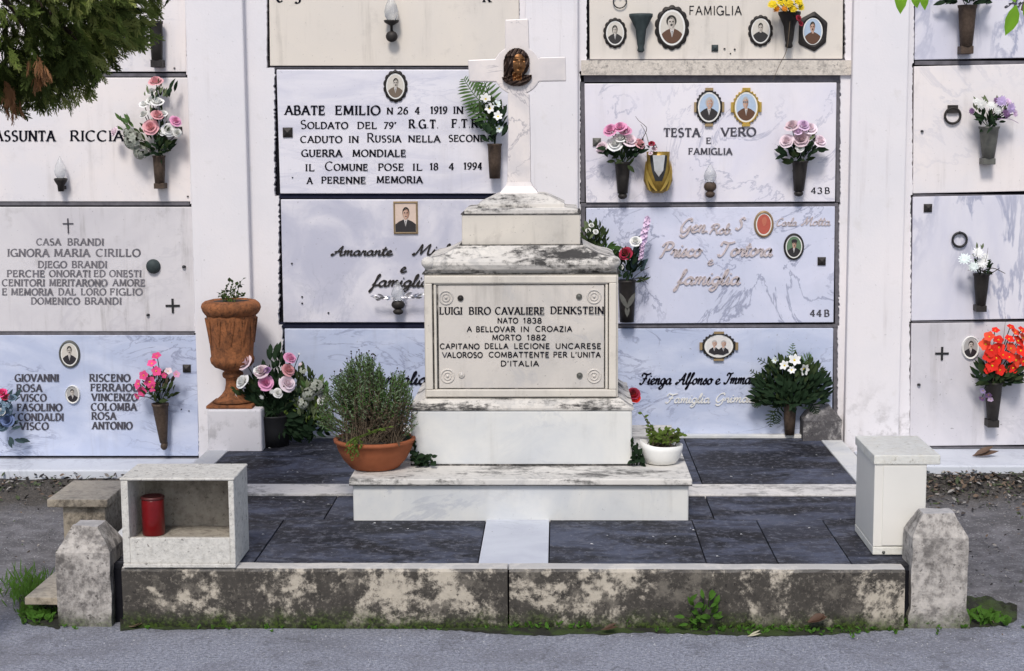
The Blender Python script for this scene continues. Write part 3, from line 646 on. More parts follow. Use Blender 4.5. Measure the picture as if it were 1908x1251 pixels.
def portrait(label, px, py, w, h, frame='spiky', fmat='bronze', bg='paper', coat='coat', skin='skinbw', hair='hair', inner=.74, couple=False, shirt=True, cap=False, specs=False, group="framed portraits fixed to the niche slabs", bald=False):
    k = mpp(0); p = W(px, py, 0); a, b = w*k/2, h*k/2
    t = thing("portrait", label, "portrait", (p.x, 0, p.z-b), group)
    at = lambda u, v, y: (p.x+u*a, y, p.z+v*b)
    rect = frame == 'rect'
    # frame: a raised ring
    if frame == 'plain': out = outline('oval')
    elif frame == 'hex': out = outline('hex')
    elif rect: out = outline('rect')
    else:
        out = []
        n = 96
        for i in range(n):
            th = 2*math.pi*i/n; q = .90+.10*abs(math.sin(7*th))**.6
            if frame == 'lobed':
                q = .86+.06*(i % 4 < 2)
                if min(abs((th % (math.pi/2))), abs(math.pi/2-(th % (math.pi/2)))) < .23: q = 1.0
            out.append((q*math.cos(th), q*math.sin(th)))
    if frame == 'hex':
        inn = [(inner*math.cos(2*math.pi*i/48), inner*math.sin(2*math.pi*i/48)) for i in range(48)]
        hx = out; out = []
        for i in range(48):                       # sample the hexagon by angle
            th = 2*math.pi*i/48; d = (math.cos(th), math.sin(th)); best = 9
            for j in range(6):
                A, B = hx[j], hx[(j+1) % 6]; ex, ey = B[0]-A[0], B[1]-A[1]; den = d[0]*ey-d[1]*ex
                if abs(den) < 1e-9: continue
                s_ = (A[0]*ey-A[1]*ex)/den; u_ = (A[0]*d[1]-A[1]*d[0])/den
                if s_ > 0 and -1e-6 <= u_ <= 1+1e-6: best = min(best, s_)
            out.append((d[0]*best, d[1]*best))
    elif rect: inn = [(u*.84, v*.88) for u, v in out]
    else:
        n = len(out); inn = [(inner*math.cos(2*math.pi*i/n), (inner+.04)*math.sin(2*math.pi*i/n)) for i in range(n)]
    n = len(out); mb = MB()
    r0 = [at(u, v, 0) for u, v in out]; r1 = [at(u*.98, v*.98, -.008) for u, v in out]
    r2 = [at((u+2*s_)/3, (v+2*r_)/3, -.014) for (u, v), (s_, r_) in zip(out, inn)]; r3 = [at(u, v, -.007) for u, v in inn]
    vs = r0+r1+r2+r3; fs = []
    for j in range(3):
        for i in range(n): fs.append((j*n+i, j*n+(i+1) % n, (j+1)*n+(i+1) % n, (j+1)*n+i))
    mb.add(vs, fs, 0, False)
    if frame == 'lobed':
        for u, v in ((0,.93), (0,-.93), (.93,0), (-.93,0)):
            c = at(u, v, -.009); s1, s2 = (.26*a, .07*b) if u == 0 else (.07*a, .26*b)
            mb.box(c[0]-s1, c[0]+s1, -.015, -.002, c[2]-s2, c[2]+s2, 1)
    mb.build("frame", [M[fmat], M['gilt_dark'] if fmat != 'gold' else M['gold']], t)
    # the printed photo: flat layers of enamel
    mats = [M['white'], PM[bg], PM[coat], PM[skin], PM[hair], PM['shirt'], PM['tie'], PM[{'skin': 'skinsh', 'skinbw': 'skinbwsh'}.get(skin, skin)]]
    mb = MB(); lay = [0]
    def flat(poly, mat):
        lay[0] += 1; y = -.0075-.00025*lay[0]
        mb.add([at(u, v, y) for u, v in poly], [tuple(range(len(poly)))], mat)
    A = .84 if rect else inner; B = .88 if rect else inner+.04
    el = outline('rect') if rect else outline('oval')
    mb.add([at(u*A*1.02, v*B*1.02, -.0072) for u, v in el], [tuple(range(len(el)))], 0)
    A *= .99 if rect else .88; B *= .99 if rect else .90
    flat([(u*A, v*B) for u, v in el], 1)
    rp = random.Random(px*7+py); fw_, hv, hv2, oy, tilt = rp.uniform(.88, 1.12), rp.uniform(.85, 1.18), rp.uniform(.7, 1.25), rp.uniform(-.05, .06), rp.uniform(-.07, .07); must = rp.random() < .45
    def bust(cx, s, cmat, hmat, top=0.0):
        A2, B2 = A*s*fw_, B*s
        if rect: low = [(-A, -B), (A, -B)]; sh = [(A, -.45*B), (.62*A, -.25*B), (.2*A, -.12*B), (-.2*A, -.12*B), (-.62*A, -.25*B), (-A, -.45*B)]
        elif couple:
            low = [(cx*A+.0-.44*A, -.62*B if cx < 0 else -.78*B), (cx*A, -.86*B), (cx*A+.44*A, -.78*B if cx < 0 else -.62*B)]
            sh = [(cx*A+.40*A, -.35*B), (cx*A+.14*A, -.12*B), (cx*A-.14*A, -.12*B), (cx*A-.40*A, -.35*B)]
        else:
            low = [(A*math.cos(math.radians(q)), B*math.sin(math.radians(q))) for q in range(205, 336, 10)]
            sh = [(.80*A, -.32*B), (.5*A, -.16*B), (.2*A, -.06*B), (-.2*A, -.06*B), (-.5*A, -.16*B), (-.80*A, -.32*B)]
        flat(low+sh, cmat)
        if shirt: flat([(cx*A-.17*A2, -.08*B), (cx*A, -.62*B if not couple else -.5*B), (cx*A+.17*A2, -.08*B)], 5); flat([(cx*A-.04*A2, -.2*B), (cx*A, -.6*B if not couple else -.48*B), (cx*A+.05*A2, -.2*B)], 6)
        flat([(cx*A-.12*A2, -.16*B), (cx*A+.12*A2, -.16*B), (cx*A+.13*A2, .2*B), (cx*A-.13*A2, .2*B)], 3)
        hy = (.26+oy)*B; ccx = cx; cx = cx+tilt
        if not bald: flat([(cx*A+.36*hv*A2*math.cos(q), hy+.10*B+(.37 if math.sin(q) > 0 else .40*hv2)*B2*math.sin(q)) for q in [2*math.pi*i/22 for i in range(22)]], 4)
        flat([(cx*A+.29*A2*math.cos(q), hy-.02*B+.36*B2*math.sin(q)) for q in [2*math.pi*i/22 for i in range(22)]], 3)
        if not bald: flat([(cx*A-.31*A2, hy+.12*B2), (cx*A-.30*A2, hy+.31*B2), (cx*A+.30*A2, hy+.32*B2), (cx*A+.31*A2, hy+.12*B2), (cx*A+.18*A2, hy+.24*B2), (cx*A-.12*A2, hy+.26*B2)], 4)
        flat([(cx*A+(.29*math.cos(q))*A2, hy-.02*B+.36*B2*math.sin(q)) for q in [-1.2+2.4*i/10 for i in range(11)]]+[(cx*A+(.12*math.cos(q))*A2, hy-.02*B+.34*B2*math.sin(q)) for q in [1.2-2.4*i/10 for i in range(11)]], 7)
        flat([(cx*A-.03*A2, hy-.06*B2), (cx*A+.07*A2, hy-.07*B2), (cx*A+.03*A2, hy+.07*B2)], 7)
        if must: flat([(cx*A-.13*A2, hy-.14*B2), (cx*A+.13*A2, hy-.14*B2), (cx*A+.05*A2, hy-.085*B2), (cx*A-.05*A2, hy-.085*B2)], 4)
        if cap: flat([(cx*A-.36*A2, hy+.16*B2), (cx*A+.36*A2, hy+.16*B2), (cx*A+.46*A2, hy+.36*B2), (cx*A+.2*A2, hy+.50*B2), (cx*A-.2*A2, hy+.50*B2), (cx*A-.46*A2, hy+.36*B2)], 2)
        if specs:
            for e in (-.14, .14): flat([(cx*A+(e-.12)*A2, hy+.0*B2), (cx*A+(e+.12)*A2, hy+.0*B2), (cx*A+(e+.12)*A2, hy+.13*B2), (cx*A+(e-.12)*A2, hy+.13*B2)], 6)
        for e in (-.12, .12): flat([(cx*A+(e-.07)*A2, hy+.03*B2), (cx*A+(e+.07)*A2, hy+.03*B2), (cx*A+(e+.06)*A2, hy+.10*B2), (cx*A+(e-.06)*A2, hy+.10*B2)], 4)
        flat([(cx*A-.09*A2, hy-.20*B2), (cx*A+.09*A2, hy-.20*B2), (cx*A+.07*A2, hy-.155*B2), (cx*A-.07*A2, hy-.155*B2)], 4)
    if couple: bust(-.36, .62, 2, 4); bust(.36, .62, 2, 4)
    else: bust(0, 1.0, 2, 4)
    mb.build("photo", mats, t)
    return t
portrait("oval black and white portrait of a man in a thin grey frame", 130, 660, 41, 53, 'plain', 'pewter', 'paper', inner=.80)
portrait("small frameless oval portrait of a man between two columns of names", 136, 735, 29, 36, 'plain', 'white', 'grey', inner=.86)
portrait("oval portrait of a young soldier in a toothed dark frame", 737, 161, 46, 60, 'spiky', 'bronze', 'paper', 'uni')
portrait("rectangular framed colour photo of a man in a dark suit", 756, 406, 46, 61, 'rect', 'gilt_dark', 'beige', skin='skin')
portrait("small toothed oval portrait of a man, left of an empty dark vase", 1146, 62, 44, 56, 'spiky', 'bronze', 'paper', 'coat')
portrait("largest toothed oval portrait, man with white collar and brown coat", 1252, 52, 64, 82, 'spiky', 'bronze', 'paper', 'brown')
portrait("toothed oval portrait of a woman in black, left of the yellow flowers", 1417, 58, 46, 58, 'spiky', 'bronze', 'paper', 'coat', shirt=False)
portrait("colour portrait in a dark six sided frame, right of the yellow flowers", 1514, 59, 54, 73, 'hex', 'bronze', 'sky', 'brown', 'skin', inner=.66, shirt=False)
portrait("colour portrait of a ruddy grey haired man in a dark lobed frame", 1321, 200, 55, 70, 'lobed', 'bronze', 'sky', 'coat', 'skin', 'greyhair')
portrait("colour portrait in a lobed frame with gold lugs, right of its twin", 1390, 200, 56, 70, 'lobed', 'gold', 'sky', 'brown', 'skin', 'greyhair', specs=True)
portrait("oval portrait faded to red, beside silver script letters", 1423, 418, 37, 50, 'plain', 'gilt_dark', 'redbg', 'redbg', 'redskin', 'redskin', inner=.78, shirt=False)
portrait("oval colour portrait of a man in uniform and cap, above a square stud", 1479, 460, 38, 50, 'plain', 'bronze', 'green', 'coat', 'skin', inner=.80, cap=True)
portrait("wide oval portrait of an elderly couple in a dark lobed frame", 1339, 645, 72, 55, 'lobed', 'bronze', 'shirt', 'coat', 'skin', 'greyhair', couple=True)
portrait("small oval portrait of a moustached man beside red orchids", 1808, 648, 34, 44, 'plain', 'white', 'grey', inner=.86)
# ------------------------------------------------------------------ flowers (each kind one mesh, shared)
def petal_grid(vs, fs, fn, nu=4, nv=4):
    o = len(vs)
    for j in range(nv+1):
        for i in range(nu+1): vs.append(fn(-1+2*i/nu, j/nv))
    for j in range(nv):
        for i in range(nu): fs.append((o+j*(nu+1)+i, o+j*(nu+1)+i+1, o+(j+1)*(nu+1)+i+1, o+(j+1)*(nu+1)+i))
def raw_rose():
    vs, fs = [], []
    for lay, (n, r0, r1, h, hw, curl) in enumerate([(3, .0, .12, 1.02, 1.5, -.10), (4, .04, .26, 1.0, 1.1, -.04), (5, .10, .46, .92, .80, .05), (5, .14, .74, .74, .78, .22), (6, .16, .98, .46, .66, .38)]):
        for i in range(n):
            a0 = 2*math.pi*i/n+lay*.6+random.uniform(-.15,.15); jr = random.uniform(.9,1.08)
            def fn(u, v, a0=a0, jr=jr):
                a = a0+u*hw*(.35+.65*math.sin(min(1, v*1.25)*math.pi*.5)); r = (r0+(r1-r0)*v**.7)*jr
                z = h*(v**.9)*(1-.10*u*u)-curl*max(0, v-.6)**2*2.5; r += curl*max(0, v-.55)*.6
                return (r*math.cos(a), r*math.sin(a), z-.25)
            petal_grid(vs, fs, fn)
    return vs, fs
def raw_flat(n, wid, ang, cup, tip=.0, L=1.0, layers=1):
    vs, fs = [], []
    for l in range(layers):
        for i in range(n):
            a0 = 2*math.pi*i/n+l*math.pi/n+random.uniform(-.12,.12); k = L*(1-.25*l)*random.uniform(.88,1.05)
            def fn(u, v, a0=a0, k=k):
                w = wid*math.sin(math.pi*min(1, max(0, .08+v*(.92-tip))))**.8
                r = v*k*math.cos(ang); x = r; y = u*w*k
                z = v*k*math.sin(ang)-cup*v*v*k+.12*abs(u)*w+.15*l
                return (x*math.cos(a0)-y*math.sin(a0), x*math.sin(a0)+y*math.cos(a0), z)
            petal_grid(vs, fs, fn, 2, 4)
    return vs, fs
FM = {}
def flower_mesh(kind, col):
    if (kind, col) in FM: return FM[(kind, col)]
    centre = None
    if kind == 'rose': vs, fs = raw_rose()
    elif kind == 'lily': vs, fs = raw_flat(6, .24, .75, .35); centre = 'yellow'
    elif kind == 'daisy': vs, fs = raw_flat(13, .13, .25, .15, layers=2); centre = 'yellow'
    elif kind == 'mum': vs, fs = raw_flat(14, .14, .55, .25, layers=3)
    elif kind == 'orchid': vs, fs = raw_flat(5, .46, .35, .15); centre = 'yellow'
    elif kind == 'ball':
        vs, fs = [], []
        for i in range(60):
            d = Vector(np.random.normal(size=3)).normalized(); q = d.to_track_quat('Z', 'Y'); v2, f2 = raw_flat(4, .45, .2, .1, L=.30)
            o = len(vs); vs += [tuple(q @ Vector(p)+d*.82) for p in v2]; fs += [tuple(o+i for i in f) for f in f2]
    elif kind == 'spike':
        vs, fs = [], []
        for i in range(26):
            z = i/25*2-1; a = i*2.4; d = Vector((math.cos(a), math.sin(a), .5)).normalized(); q = d.to_track_quat('Z', 'Y'); v2, f2 = raw_flat(4, .4, .4, .1, L=.26)
            rr = .22*(1-.55*(z+1)/2); o = len(vs); vs += [tuple(q @ Vector(p)+Vector((d.x*rr, d.y*rr, z))) for p in v2]; fs += [tuple(o+i for i in f) for f in f2]
    me = bpy.data.meshes.new(kind); cnt = len(fs)
    if centre:
        o = len(vs); vs += [(.14*math.cos(a)*math.sin(t), .14*math.sin(a)*math.sin(t), .06+.10*math.cos(t)) for t in (.2, .9, 1.6) for a in [2*math.pi*i/8 for i in range(8)]]
        for j in range(2): fs += [(o+j*8+i, o+j*8+(i+1) % 8, o+(j+1)*8+(i+1) % 8, o+(j+1)*8+i) for i in range(8)]
        fs.append(tuple(o+i for i in range(8)))
    me.from_pydata(vs, [], fs); me.materials.append(PET[col])
    if centre: me.materials.append(PET[centre] if col != 'yellow' else PET['orange'])
    me.polygons.foreach_set("use_smooth", [True]*len(fs)); me.polygons.foreach_set("material_index", [0]*cnt+[1]*(len(fs)-cnt)); me.update()
    FM[(kind, col)] = me; return me
PNAME = dict(rose='rose', lily='lily', daisy='daisy', mum='chrysanthemum', orchid='orchid', ball='flower_cluster', spike='flower_spike')
def bouquet(label, root, Yb, flowers, clumps=(), fronds=(), stems='dk', group="bunches of flowers on the graves", cat="bouquet", sprays=(), fwd=0.0):
    """root: photo point where the stems meet; flowers: (kind, colour, px, py, radius px); clumps: leaves (px, py, rx, ry, count, leaf px, material)"""
    p = W(root[0], root[1], Yb); k = mpp(Yb)
    t = thing("bouquet", label, cat, p, group)
    sm = MB()
    cy = sum(f[3] for f in flowers)/max(1, len(flowers)) if flowers else root[1]-40
    cx = sum(f[2] for f in flowers)/max(1, len(flowers)) if flowers else root[0]
    for kind, col, x, y, r in flowers:
        dx, dy = x-cx, cy-y; dist = math.hypot(dx, dy)
        fw = -.062-fwd+.0006*dist+random.uniform(-.012, .012)
        q = W(x, y, Yb+fw)
        o = bpy.data.objects.new(PNAME[kind], flower_mesh(kind, col)); COL.objects.link(o); o.parent = t
        o.location = q-p
        d = Vector((dx*.02+random.uniform(-.35,.35), -1.0, dy*.016+.35+random.uniform(-.3,.3)))
        if kind == 'rose': d.z += .5
        if kind == 'spike': d = Vector((dx*.012, -.15, 1))
        o.rotation_mode = 'QUATERNION'; o.rotation_quaternion = d.normalized().to_track_quat('Z', 'Y') @ Matrix.Rotation(random.uniform(0, 6.28), 3, 'Z').to_quaternion()
        s_ = r*k*random.uniform(.95, 1.05); o.scale = (s_, s_, s_)
        mid = (q+p)*.5+Vector((random.uniform(-.01,.01), .02, .01)); sm.tube([p, mid, q+Vector((0, .01, -.003))], .0022, 5)
    if sm.v: sm.build("stem", LEAF[stems], t)
    for (x, y, rx, ry, n, L, mt) in clumps:
        mb = MB(); c = W(x, y, Yb)
        for i in range(n):
            a = random.uniform(0, 6.28); q = math.sqrt(random.random())
            b = c+Vector((math.cos(a)*q*rx*k, random.uniform(-.06, .03), math.sin(a)*q*ry*k))
            d = Vector((b.x-p.x+random.gauss(0, .03), random.gauss(-.02, .03), b.z-p.z+.01+random.gauss(0, .03)))
            l = L*k*random.uniform(.45, 1.0); mb.leaf(b, d, l, l*random.uniform(.3, .5))
        mb.build("foliage", LEAF[mt], t)
    for (pts, L, n, mt) in fronds:                 # feathered fronds along a curve of photo points
        mb = MB(); c = smoothc([tuple(q) for q in pts], 8); P = [W(x, y, Yb-.02) for x, y in c]
        mb.tube(P, .0018, 4)
        for i in range(n):
            f = (i+.5)/n*(len(P)-1); j = int(f); a = P[j].lerp(P[min(j+1, len(P)-1)], f-j); d = (P[min(j+1, len(P)-1)]-P[j]).normalized()
            for sg in (-1, 1):
                sd = Vector((-d.z, 0, d.x))*sg; l = L*k*math.sin(math.pi*(.15+.8*(i+.5)/n))*random.uniform(.85,1.1)
                mb.leaf(a, d*.55+sd+Vector((0, random.uniform(-.2,.1), 0)), l, l*.13+.003, 0, (0,-1,.2))
        mb.build("frond", LEAF[mt], t)
    for (pts, r, mt) in sprays:                    # bare twigs
        mb = MB(); P = [W(x, y, Yb-.02-.01*i) for i, (x, y) in enumerate(smoothc([tuple(q) for q in pts], 5))]; mb.tube(P, [r*(1-.6*i/len(P)) for i in range(len(P))], 5); mb.build("twig", LEAF[mt] if mt in LEAF else PET[mt], t)
    return t
def vase(label, px, yt, yb, wt, wb, mat='bronze', style='foot', mouth=True, group="vases bolted to the niche slabs", relief=None, lean=0):
    """tapering wall vase: top and bottom photo rows, widths in photo pixels"""
    Yv = -.05; k = mpp(Yv); p = W(px+lean, yb, Yv); pt = W(px, yt, Yv); H = pt.z-p.z; a, b = wt*k/2, wb*k/2
    t = thing("wall_vase", label, "vase", (p.x, 0, p.z), group)
    f = .15 if style in ('foot', 'ball') else .0
    sy = min(1.0, .045/a)
    mb = MB(); pr = [(b*.7, H*f*.9), (b, H*f), (b+(a-b)*.5, H*(.5+f/2)), (a*.93, H*.93), (a, H*.95), (a*1.04, H), (a*.88, H*1.0), (a*.8, H*.93), (b*.6, H*.6)]
    if style == 'flare': pr = [(b*.6, 0), (b, H*.05), (b*.8, H*.14), (b*1.05, H*.22), (b*1.45, H*.6), (a*.85, H*.85), (a, H*.93), (a, H), (a*.88, H), (a*.7, H*.9)]
    mod = (lambda q, z: 1+.03*math.cos(8*q)) if style != 'plain' else None
    mb.lathe(pr, (p.x, Yv, p.z), 20, sy, 0, True, mod)
    if lean: mb.v = [(x+(pt.x-p.x)*(z-p.z)/H, y, z) for x, y, z in mb.v]
    mb.build("body", M[mat], t)
    mb = MB()
    if style == 'foot': mb.box(p.x-b*1.05, p.x+b*1.05, Yv-.022, -.0002, p.z-.002, p.z+H*.155)
    elif style == 'ball': mb.ball((p.x, Yv, p.z+H*.08), b*.95, .024, H*.09); mb.box(p.x-b*.4, p.x+b*.4, Yv, -.0002, p.z+H*.04, p.z+H*.12)
    else: mb.box(p.x-b*.6, p.x+b*.6, Yv, -.0002, p.z+H*.05, p.z+H*.14)
    mb.build("bracket", M[mat], t, bevel=.002)
    mb = MB(); mb.box(p.x-b*.5, p.x+b*.5, Yv+.02, -.0002, p.z+H*.70, p.z+H*.76); mb.build("bracket", M[mat], t, bevel=.002)
    if relief:
        mb = MB(); yy = Yv-a*sy*.92
        for s_ in (-1, 1): mb.leaf((p.x, yy, p.z+H*.35), (s_*.5, -.05, 1), H*.42, H*.12, 0, (0,-1,0), 0, -.02)
        mb.leaf((p.x, yy+.004, p.z+H*.45), (0, 0, -1), H*.32, H*.12, 0, (0,-1,0), 0, 0); mb.build("relief_leaf", M[relief], t)
    return t
# vases
vase("dark square vase half hidden behind the cypress foliage", 293, 40, 125, 26, 20, 'bronze')
vase("brown bronze vase holding a tall pink and white rose spray", 298, 290, 351, 24, 18, 'rust')
vase("brown vase with ball foot under hot pink flowers", 298, 752, 838, 32, 14, 'rust', 'ball', lean=8)
vase("speckled brown vase of white lilies left of the cross", 922, 268, 333, 27, 20, 'rust', 'plain')
vase("empty flared dark green vase between two toothed portraits", 1194, 26, 98, 42, 13, 'verd', 'flare')
vase("flared dark vase full of yellow flowers", 1470, 22, 90, 40, 14, 'bronze', 'flare')
vase("dark vase with ball foot, left one of two with pink roses", 1160, 302, 371, 29, 18, 'bronze', 'ball')
vase("dark vase with ball foot above the number 43 B", 1491, 300, 366, 29, 18, 'bronze', 'ball', lean=-3)
vase("black square vase with leaf relief, right beside the monument", 1168, 522, 600, 34, 26, 'bronze', 'plain', relief='pewter')
vase("amber brown vase of ferns standing at the floor edge", 1471, 752, 810, 26, 18, 'rust', 'plain')
vase("long brown vase cut off by the top of the photo", 1800, 10, 100, 34, 22, 'rust')
vase("grey metal vase of lilac and white flowers", 1841, 236, 306, 37, 22, 'pewter')
vase("dark vase with white daisies under the black pull ring", 1827, 510, 580, 30, 18, 'bronze')
vase("dark vase carrying red orchids", 1849, 712, 795, 34, 20, 'bronze')
YB = -.07
bouquet("tall spray of pink and white roses by two spaced names", (298, 292), YB, [
 ('rose','pink',290,153,14), ('rose','white',282,172,9), ('rose','white',283,188,11), ('rose','white',293,191,12), ('rose','pink',293,215,12), ('rose','pink',281,238,15), ('rose','rosy',327,226,11), ('rose','white',314,242,12),
 ('rose','white',303,212,9), ('rose','palepink',214,246,9), ('ball','grey',249,262,20), ('ball','grey',262,284,15), ('ball','grey',240,248,11), ('rose','white',268,195,9), ('rose','white',268,214,9), ('rose','white',330,248,8), ('rose','white',302,246,8)],
 [(290, 262, 36, 26, 60, 18, 'dk2'), (298, 278, 16, 16, 50, 18, 'dk'), (290, 185, 22, 34, 26, 16, 'gr'), (296, 200, 14, 40, 24, 15, 'dk'), (318, 172, 10, 10, 5, 26, 'dk'), (238, 238, 16, 18, 14, 20, 'fern'), (300, 240, 30, 22, 20, 14, 'gr')])
bouquet("hot pink flowers with a dark leafy ball beside two name columns", (298, 752), YB, [
 ('orchid','hot',292,664,11), ('orchid','hot',283,678,11), ('orchid','hot',291,692,12), ('orchid','hot',268,700,12), ('orchid','hot',279,712,13), ('orchid','hot',258,716,12), ('orchid','hot',266,730,12), ('orchid','hot',256,738,9), ('orchid','hot',284,722,10),
 ('orchid','palepink',313,692,9), ('orchid','rosy',328,698,9), ('orchid','hot',306,700,7)],
 [(298, 728, 26, 24, 70, 18, 'dk2'), (305, 710, 16, 16, 20, 16, 'br')])
bouquet("pink and blue grey bunch cut off by the left edge", (-4, 800), YB, [
 ('rose','hot',3,733,11), ('rose','deep',10,740,8), ('rose','bluish',22,742,9), ('ball','bluish',8,762,18), ('rose','blue',14,784,12), ('rose','bluish',4,790,14), ('rose','white',2,768,8)],
 [(18, 745, 16, 10, 8, 24, 'blue'), (5, 790, 26, 22, 22, 22, 'blue'), (26, 815, 10, 8, 4, 26, 'blue')])
bouquet("white lilies with a palm frond left of the stone cross", (922, 275), YB, [
 ('lily','white',905,186,18), ('lily','white',913,203,15), ('lily','mint',925,196,13), ('lily','white',928,218,15), ('lily','mint',930,240,11)],
 [(920, 235, 22, 32, 55, 26, 'dk'), (915, 205, 22, 22, 16, 22, 'dk2')],
 [([(925, 250), (905, 205), (880, 172), (864, 147)], 34, 17, 'fern'), ([(925, 240), (915, 195), (905, 160), (900, 145)], 26, 12, 'fern'), ([(922, 250), (895, 215), (872, 196)], 22, 9, 'fern')])
bouquet("yellow flowers with one red sprig above the six sided portrait", (1470, 26), YB, [
 ('mum','yellow',1440,10,12), ('mum','yellow',1456,2,13), ('mum','orange',1448,18,9), ('mum','yellow',1470,8,12), ('mum','yellow',1486,4,13), ('mum','yellow',1478,18,10), ('mum','orange',1462,17,8), ('mum','yellow',1492,14,9), ('rose','deep',1488,34,6), ('rose','deep',1492,44,5)],
 [(1466, 14, 24, 10, 24, 16, 'ol')], sprays=[([(1472, 40), (1466, 92), (1452, 122), (1440, 150)], .0022, 'br')])
bouquet("pink and white roses in the left hand vase of the 43 B slab", (1160, 305), YB, [
 ('rose','rosy',1138,243,14), ('rose','rosy',1155,238,13), ('rose','rosy',1164,244,12), ('rose','white',1146,269,15), ('rose','palepink',1173,262,14), ('rose','palepink',1121,276,12), ('rose','pink',1191,268,11), ('rose','white',1155,258,10)],
 [(1158, 284, 36, 14, 40, 26, 'dk'), (1160, 300, 18, 12, 14, 22, 'dk2')], sprays=[([(1195, 262), (1205, 240), (1190, 225), (1184, 217)], .002, 'br'), ([(1210, 275), (1204, 250), (1194, 232)], .002, 'gr')])
bouquet("pale pink roses in the vase above the number 43 B", (1491, 303), YB, [
 ('rose','palepink',1476,235,13), ('rose','mauve',1497,234,12), ('rose','palepink',1509,240,13), ('rose','palepink',1466,264,13), ('rose','palepink',1494,260,15), ('rose','palepink',1527,263,12), ('rose','white',1491,276,8), ('rose','mauve',1487,246,8)],
 [(1492, 284, 32, 12, 40, 26, 'dk'), (1490, 298, 16, 10, 12, 22, 'dk2'), (1515, 258, 12, 10, 8, 14, 'gr')])
bouquet("dark red rose with a lilac spike beside the monument", (1168, 526), YB, [
 ('rose','deep',1166,473,13), ('rose','white',1184,450,11), ('spike','mauve',1196,470,14), ('spike','mauve',1202,430,24), ('spike','lilac',1198,452,14), ('rose','white',1158,498,5)],
 [(1170, 500, 20, 24, 46, 24, 'dk'), (1188, 488, 10, 26, 18, 26, 'blue'), (1192, 522, 10, 6, 8, 20, 'dk2')], sprays=[([(1178, 520), (1192, 508), (1210, 498)], .002, 'dkbr'), ([(1178, 520), (1196, 520), (1208, 530)], .002, 'dkbr')])
bouquet("grey green leafy spray tucked behind the monument roof", (1112, 480), YB, [('rose','white',1102,420,5), ('rose','white',1110,432,5), ('rose','white',1096,430,5)],
 [(1108, 448, 24, 26, 80, 20, 'dk2'), (1130, 470, 18, 12, 30, 20, 'g'), (1100, 435, 14, 20, 24, 14, 'gr')], group=None)
bouquet("large bunch of ferns and white lilies below the couple portrait", (1471, 758), YB, [
 ('lily','white',1480,672,18), ('lily','white',1462,682,15), ('lily','white',1497,688,17), ('lily','mint',1445,672,10), ('lily','white',1475,690,12)],
 [(1475, 718, 60, 36, 300, 24, 'dk'), (1475, 692, 46, 24, 90, 20, 'dk2'), (1430, 735, 26, 22, 70, 20, 'dk'), (1518, 725, 24, 28, 80, 20, 'dk'), (1475, 735, 60, 18, 50, 14, 'dk2'), (1470, 745, 36, 16, 90, 24, 'dk')],
 [([(1470, 720), (1445, 690), (1412, 668)], 14, 12, 'dk2'), ([(1470, 710), (1474, 670), (1478, 640)], 12, 12, 'fern'), ([(1470, 720), (1430, 712), (1398, 690)], 14, 12, 'dk2'), ([(1470, 740), (1440, 770), (1436, 796)], 14, 10, 'dk2'), ([(1480, 710), (1515, 690), (1538, 694)], 16, 12, 'dk2'), ([(1480, 715), (1520, 725), (1538, 745)], 16, 12, 'dk'), ([(1480, 725), (1512, 752), (1522, 775)], 16, 12, 'dk'), ([(1470, 725), (1420, 742), (1404, 758)], 16, 12, 'dk2'), ([(1465, 730), (1448, 770), (1446, 790)], 16, 10, 'dk'), ([(1480, 700), (1500, 672), (1512, 664)], 14, 10, 'fern')])
bouquet("dark leaves above the vase at the top right edge", (1800, 12), YB, [('mum','purple',1790,-8,12), ('mum','white',1812,-10,12)], [(1800, 2, 36, 7, 50, 26, 'dk')])
bouquet("lilac and white flowers by the bracketed ring", (1842, 238), YB, [
 ('mum','white',1830,196,12), ('mum','white',1846,198,12), ('mum','lilac',1866,190,14), ('mum','lilac',1882,202,14), ('mum','purple',1874,212,12), ('mum','mauve',1890,212,10), ('mum','white',1858,206,11), ('mum','purple',1812,207,8), ('mum','white',1820,190,9), ('mum','purple',1856,188,8), ('mum','mauve',1878,190,9)],
 [(1845, 222, 24, 16, 40, 20, 'dk'), (1848, 200, 36, 16, 24, 16, 'gr')], sprays=[([(1850, 222), (1880, 222), (1898, 230)], .002, 'purple')])
bouquet("white daisies with dry twigs under the black ring", (1827, 512), YB, [
 ('daisy','mint',1798,483,13), ('daisy','white',1822,472,14), ('daisy','white',1830,490,13), ('daisy','mint',1814,497,11), ('daisy','white',1836,478,9)],
 [(1832, 500, 16, 10, 24, 18, 'dk'), (1822, 470, 12, 12, 8, 14, 'gr')], sprays=[([(1830, 506), (1850, 500), (1873, 510)], .003, 'dkbr'), ([(1830, 506), (1848, 508), (1862, 500)], .003, 'dkbr'), ([(1826, 505), (1820, 480), (1822, 455)], .0015, 'br'), ([(1830, 505), (1838, 480), (1841, 462)], .0015, 'br')])
rl = [('orchid', random.choice(['red','red','redlt']), x+random.uniform(-3,3), y, r) for x, y, r in [(1852,616,9),(1842,628,12),(1858,634,13),(1838,642,15),(1848,654,15),(1862,648,14),(1840,664,14),(1856,668,15),(1868,662,12),(1850,682,15),(1862,690,12),(1842,690,9),
   (1880,610,9),(1890,620,11),(1905,616,11),(1882,632,12),(1898,636,15),(1908,630,12),(1886,650,14),(1902,654,15),(1878,666,12),(1894,672,15),(1906,674,13),(1890,686,13),(1880,690,8)]]
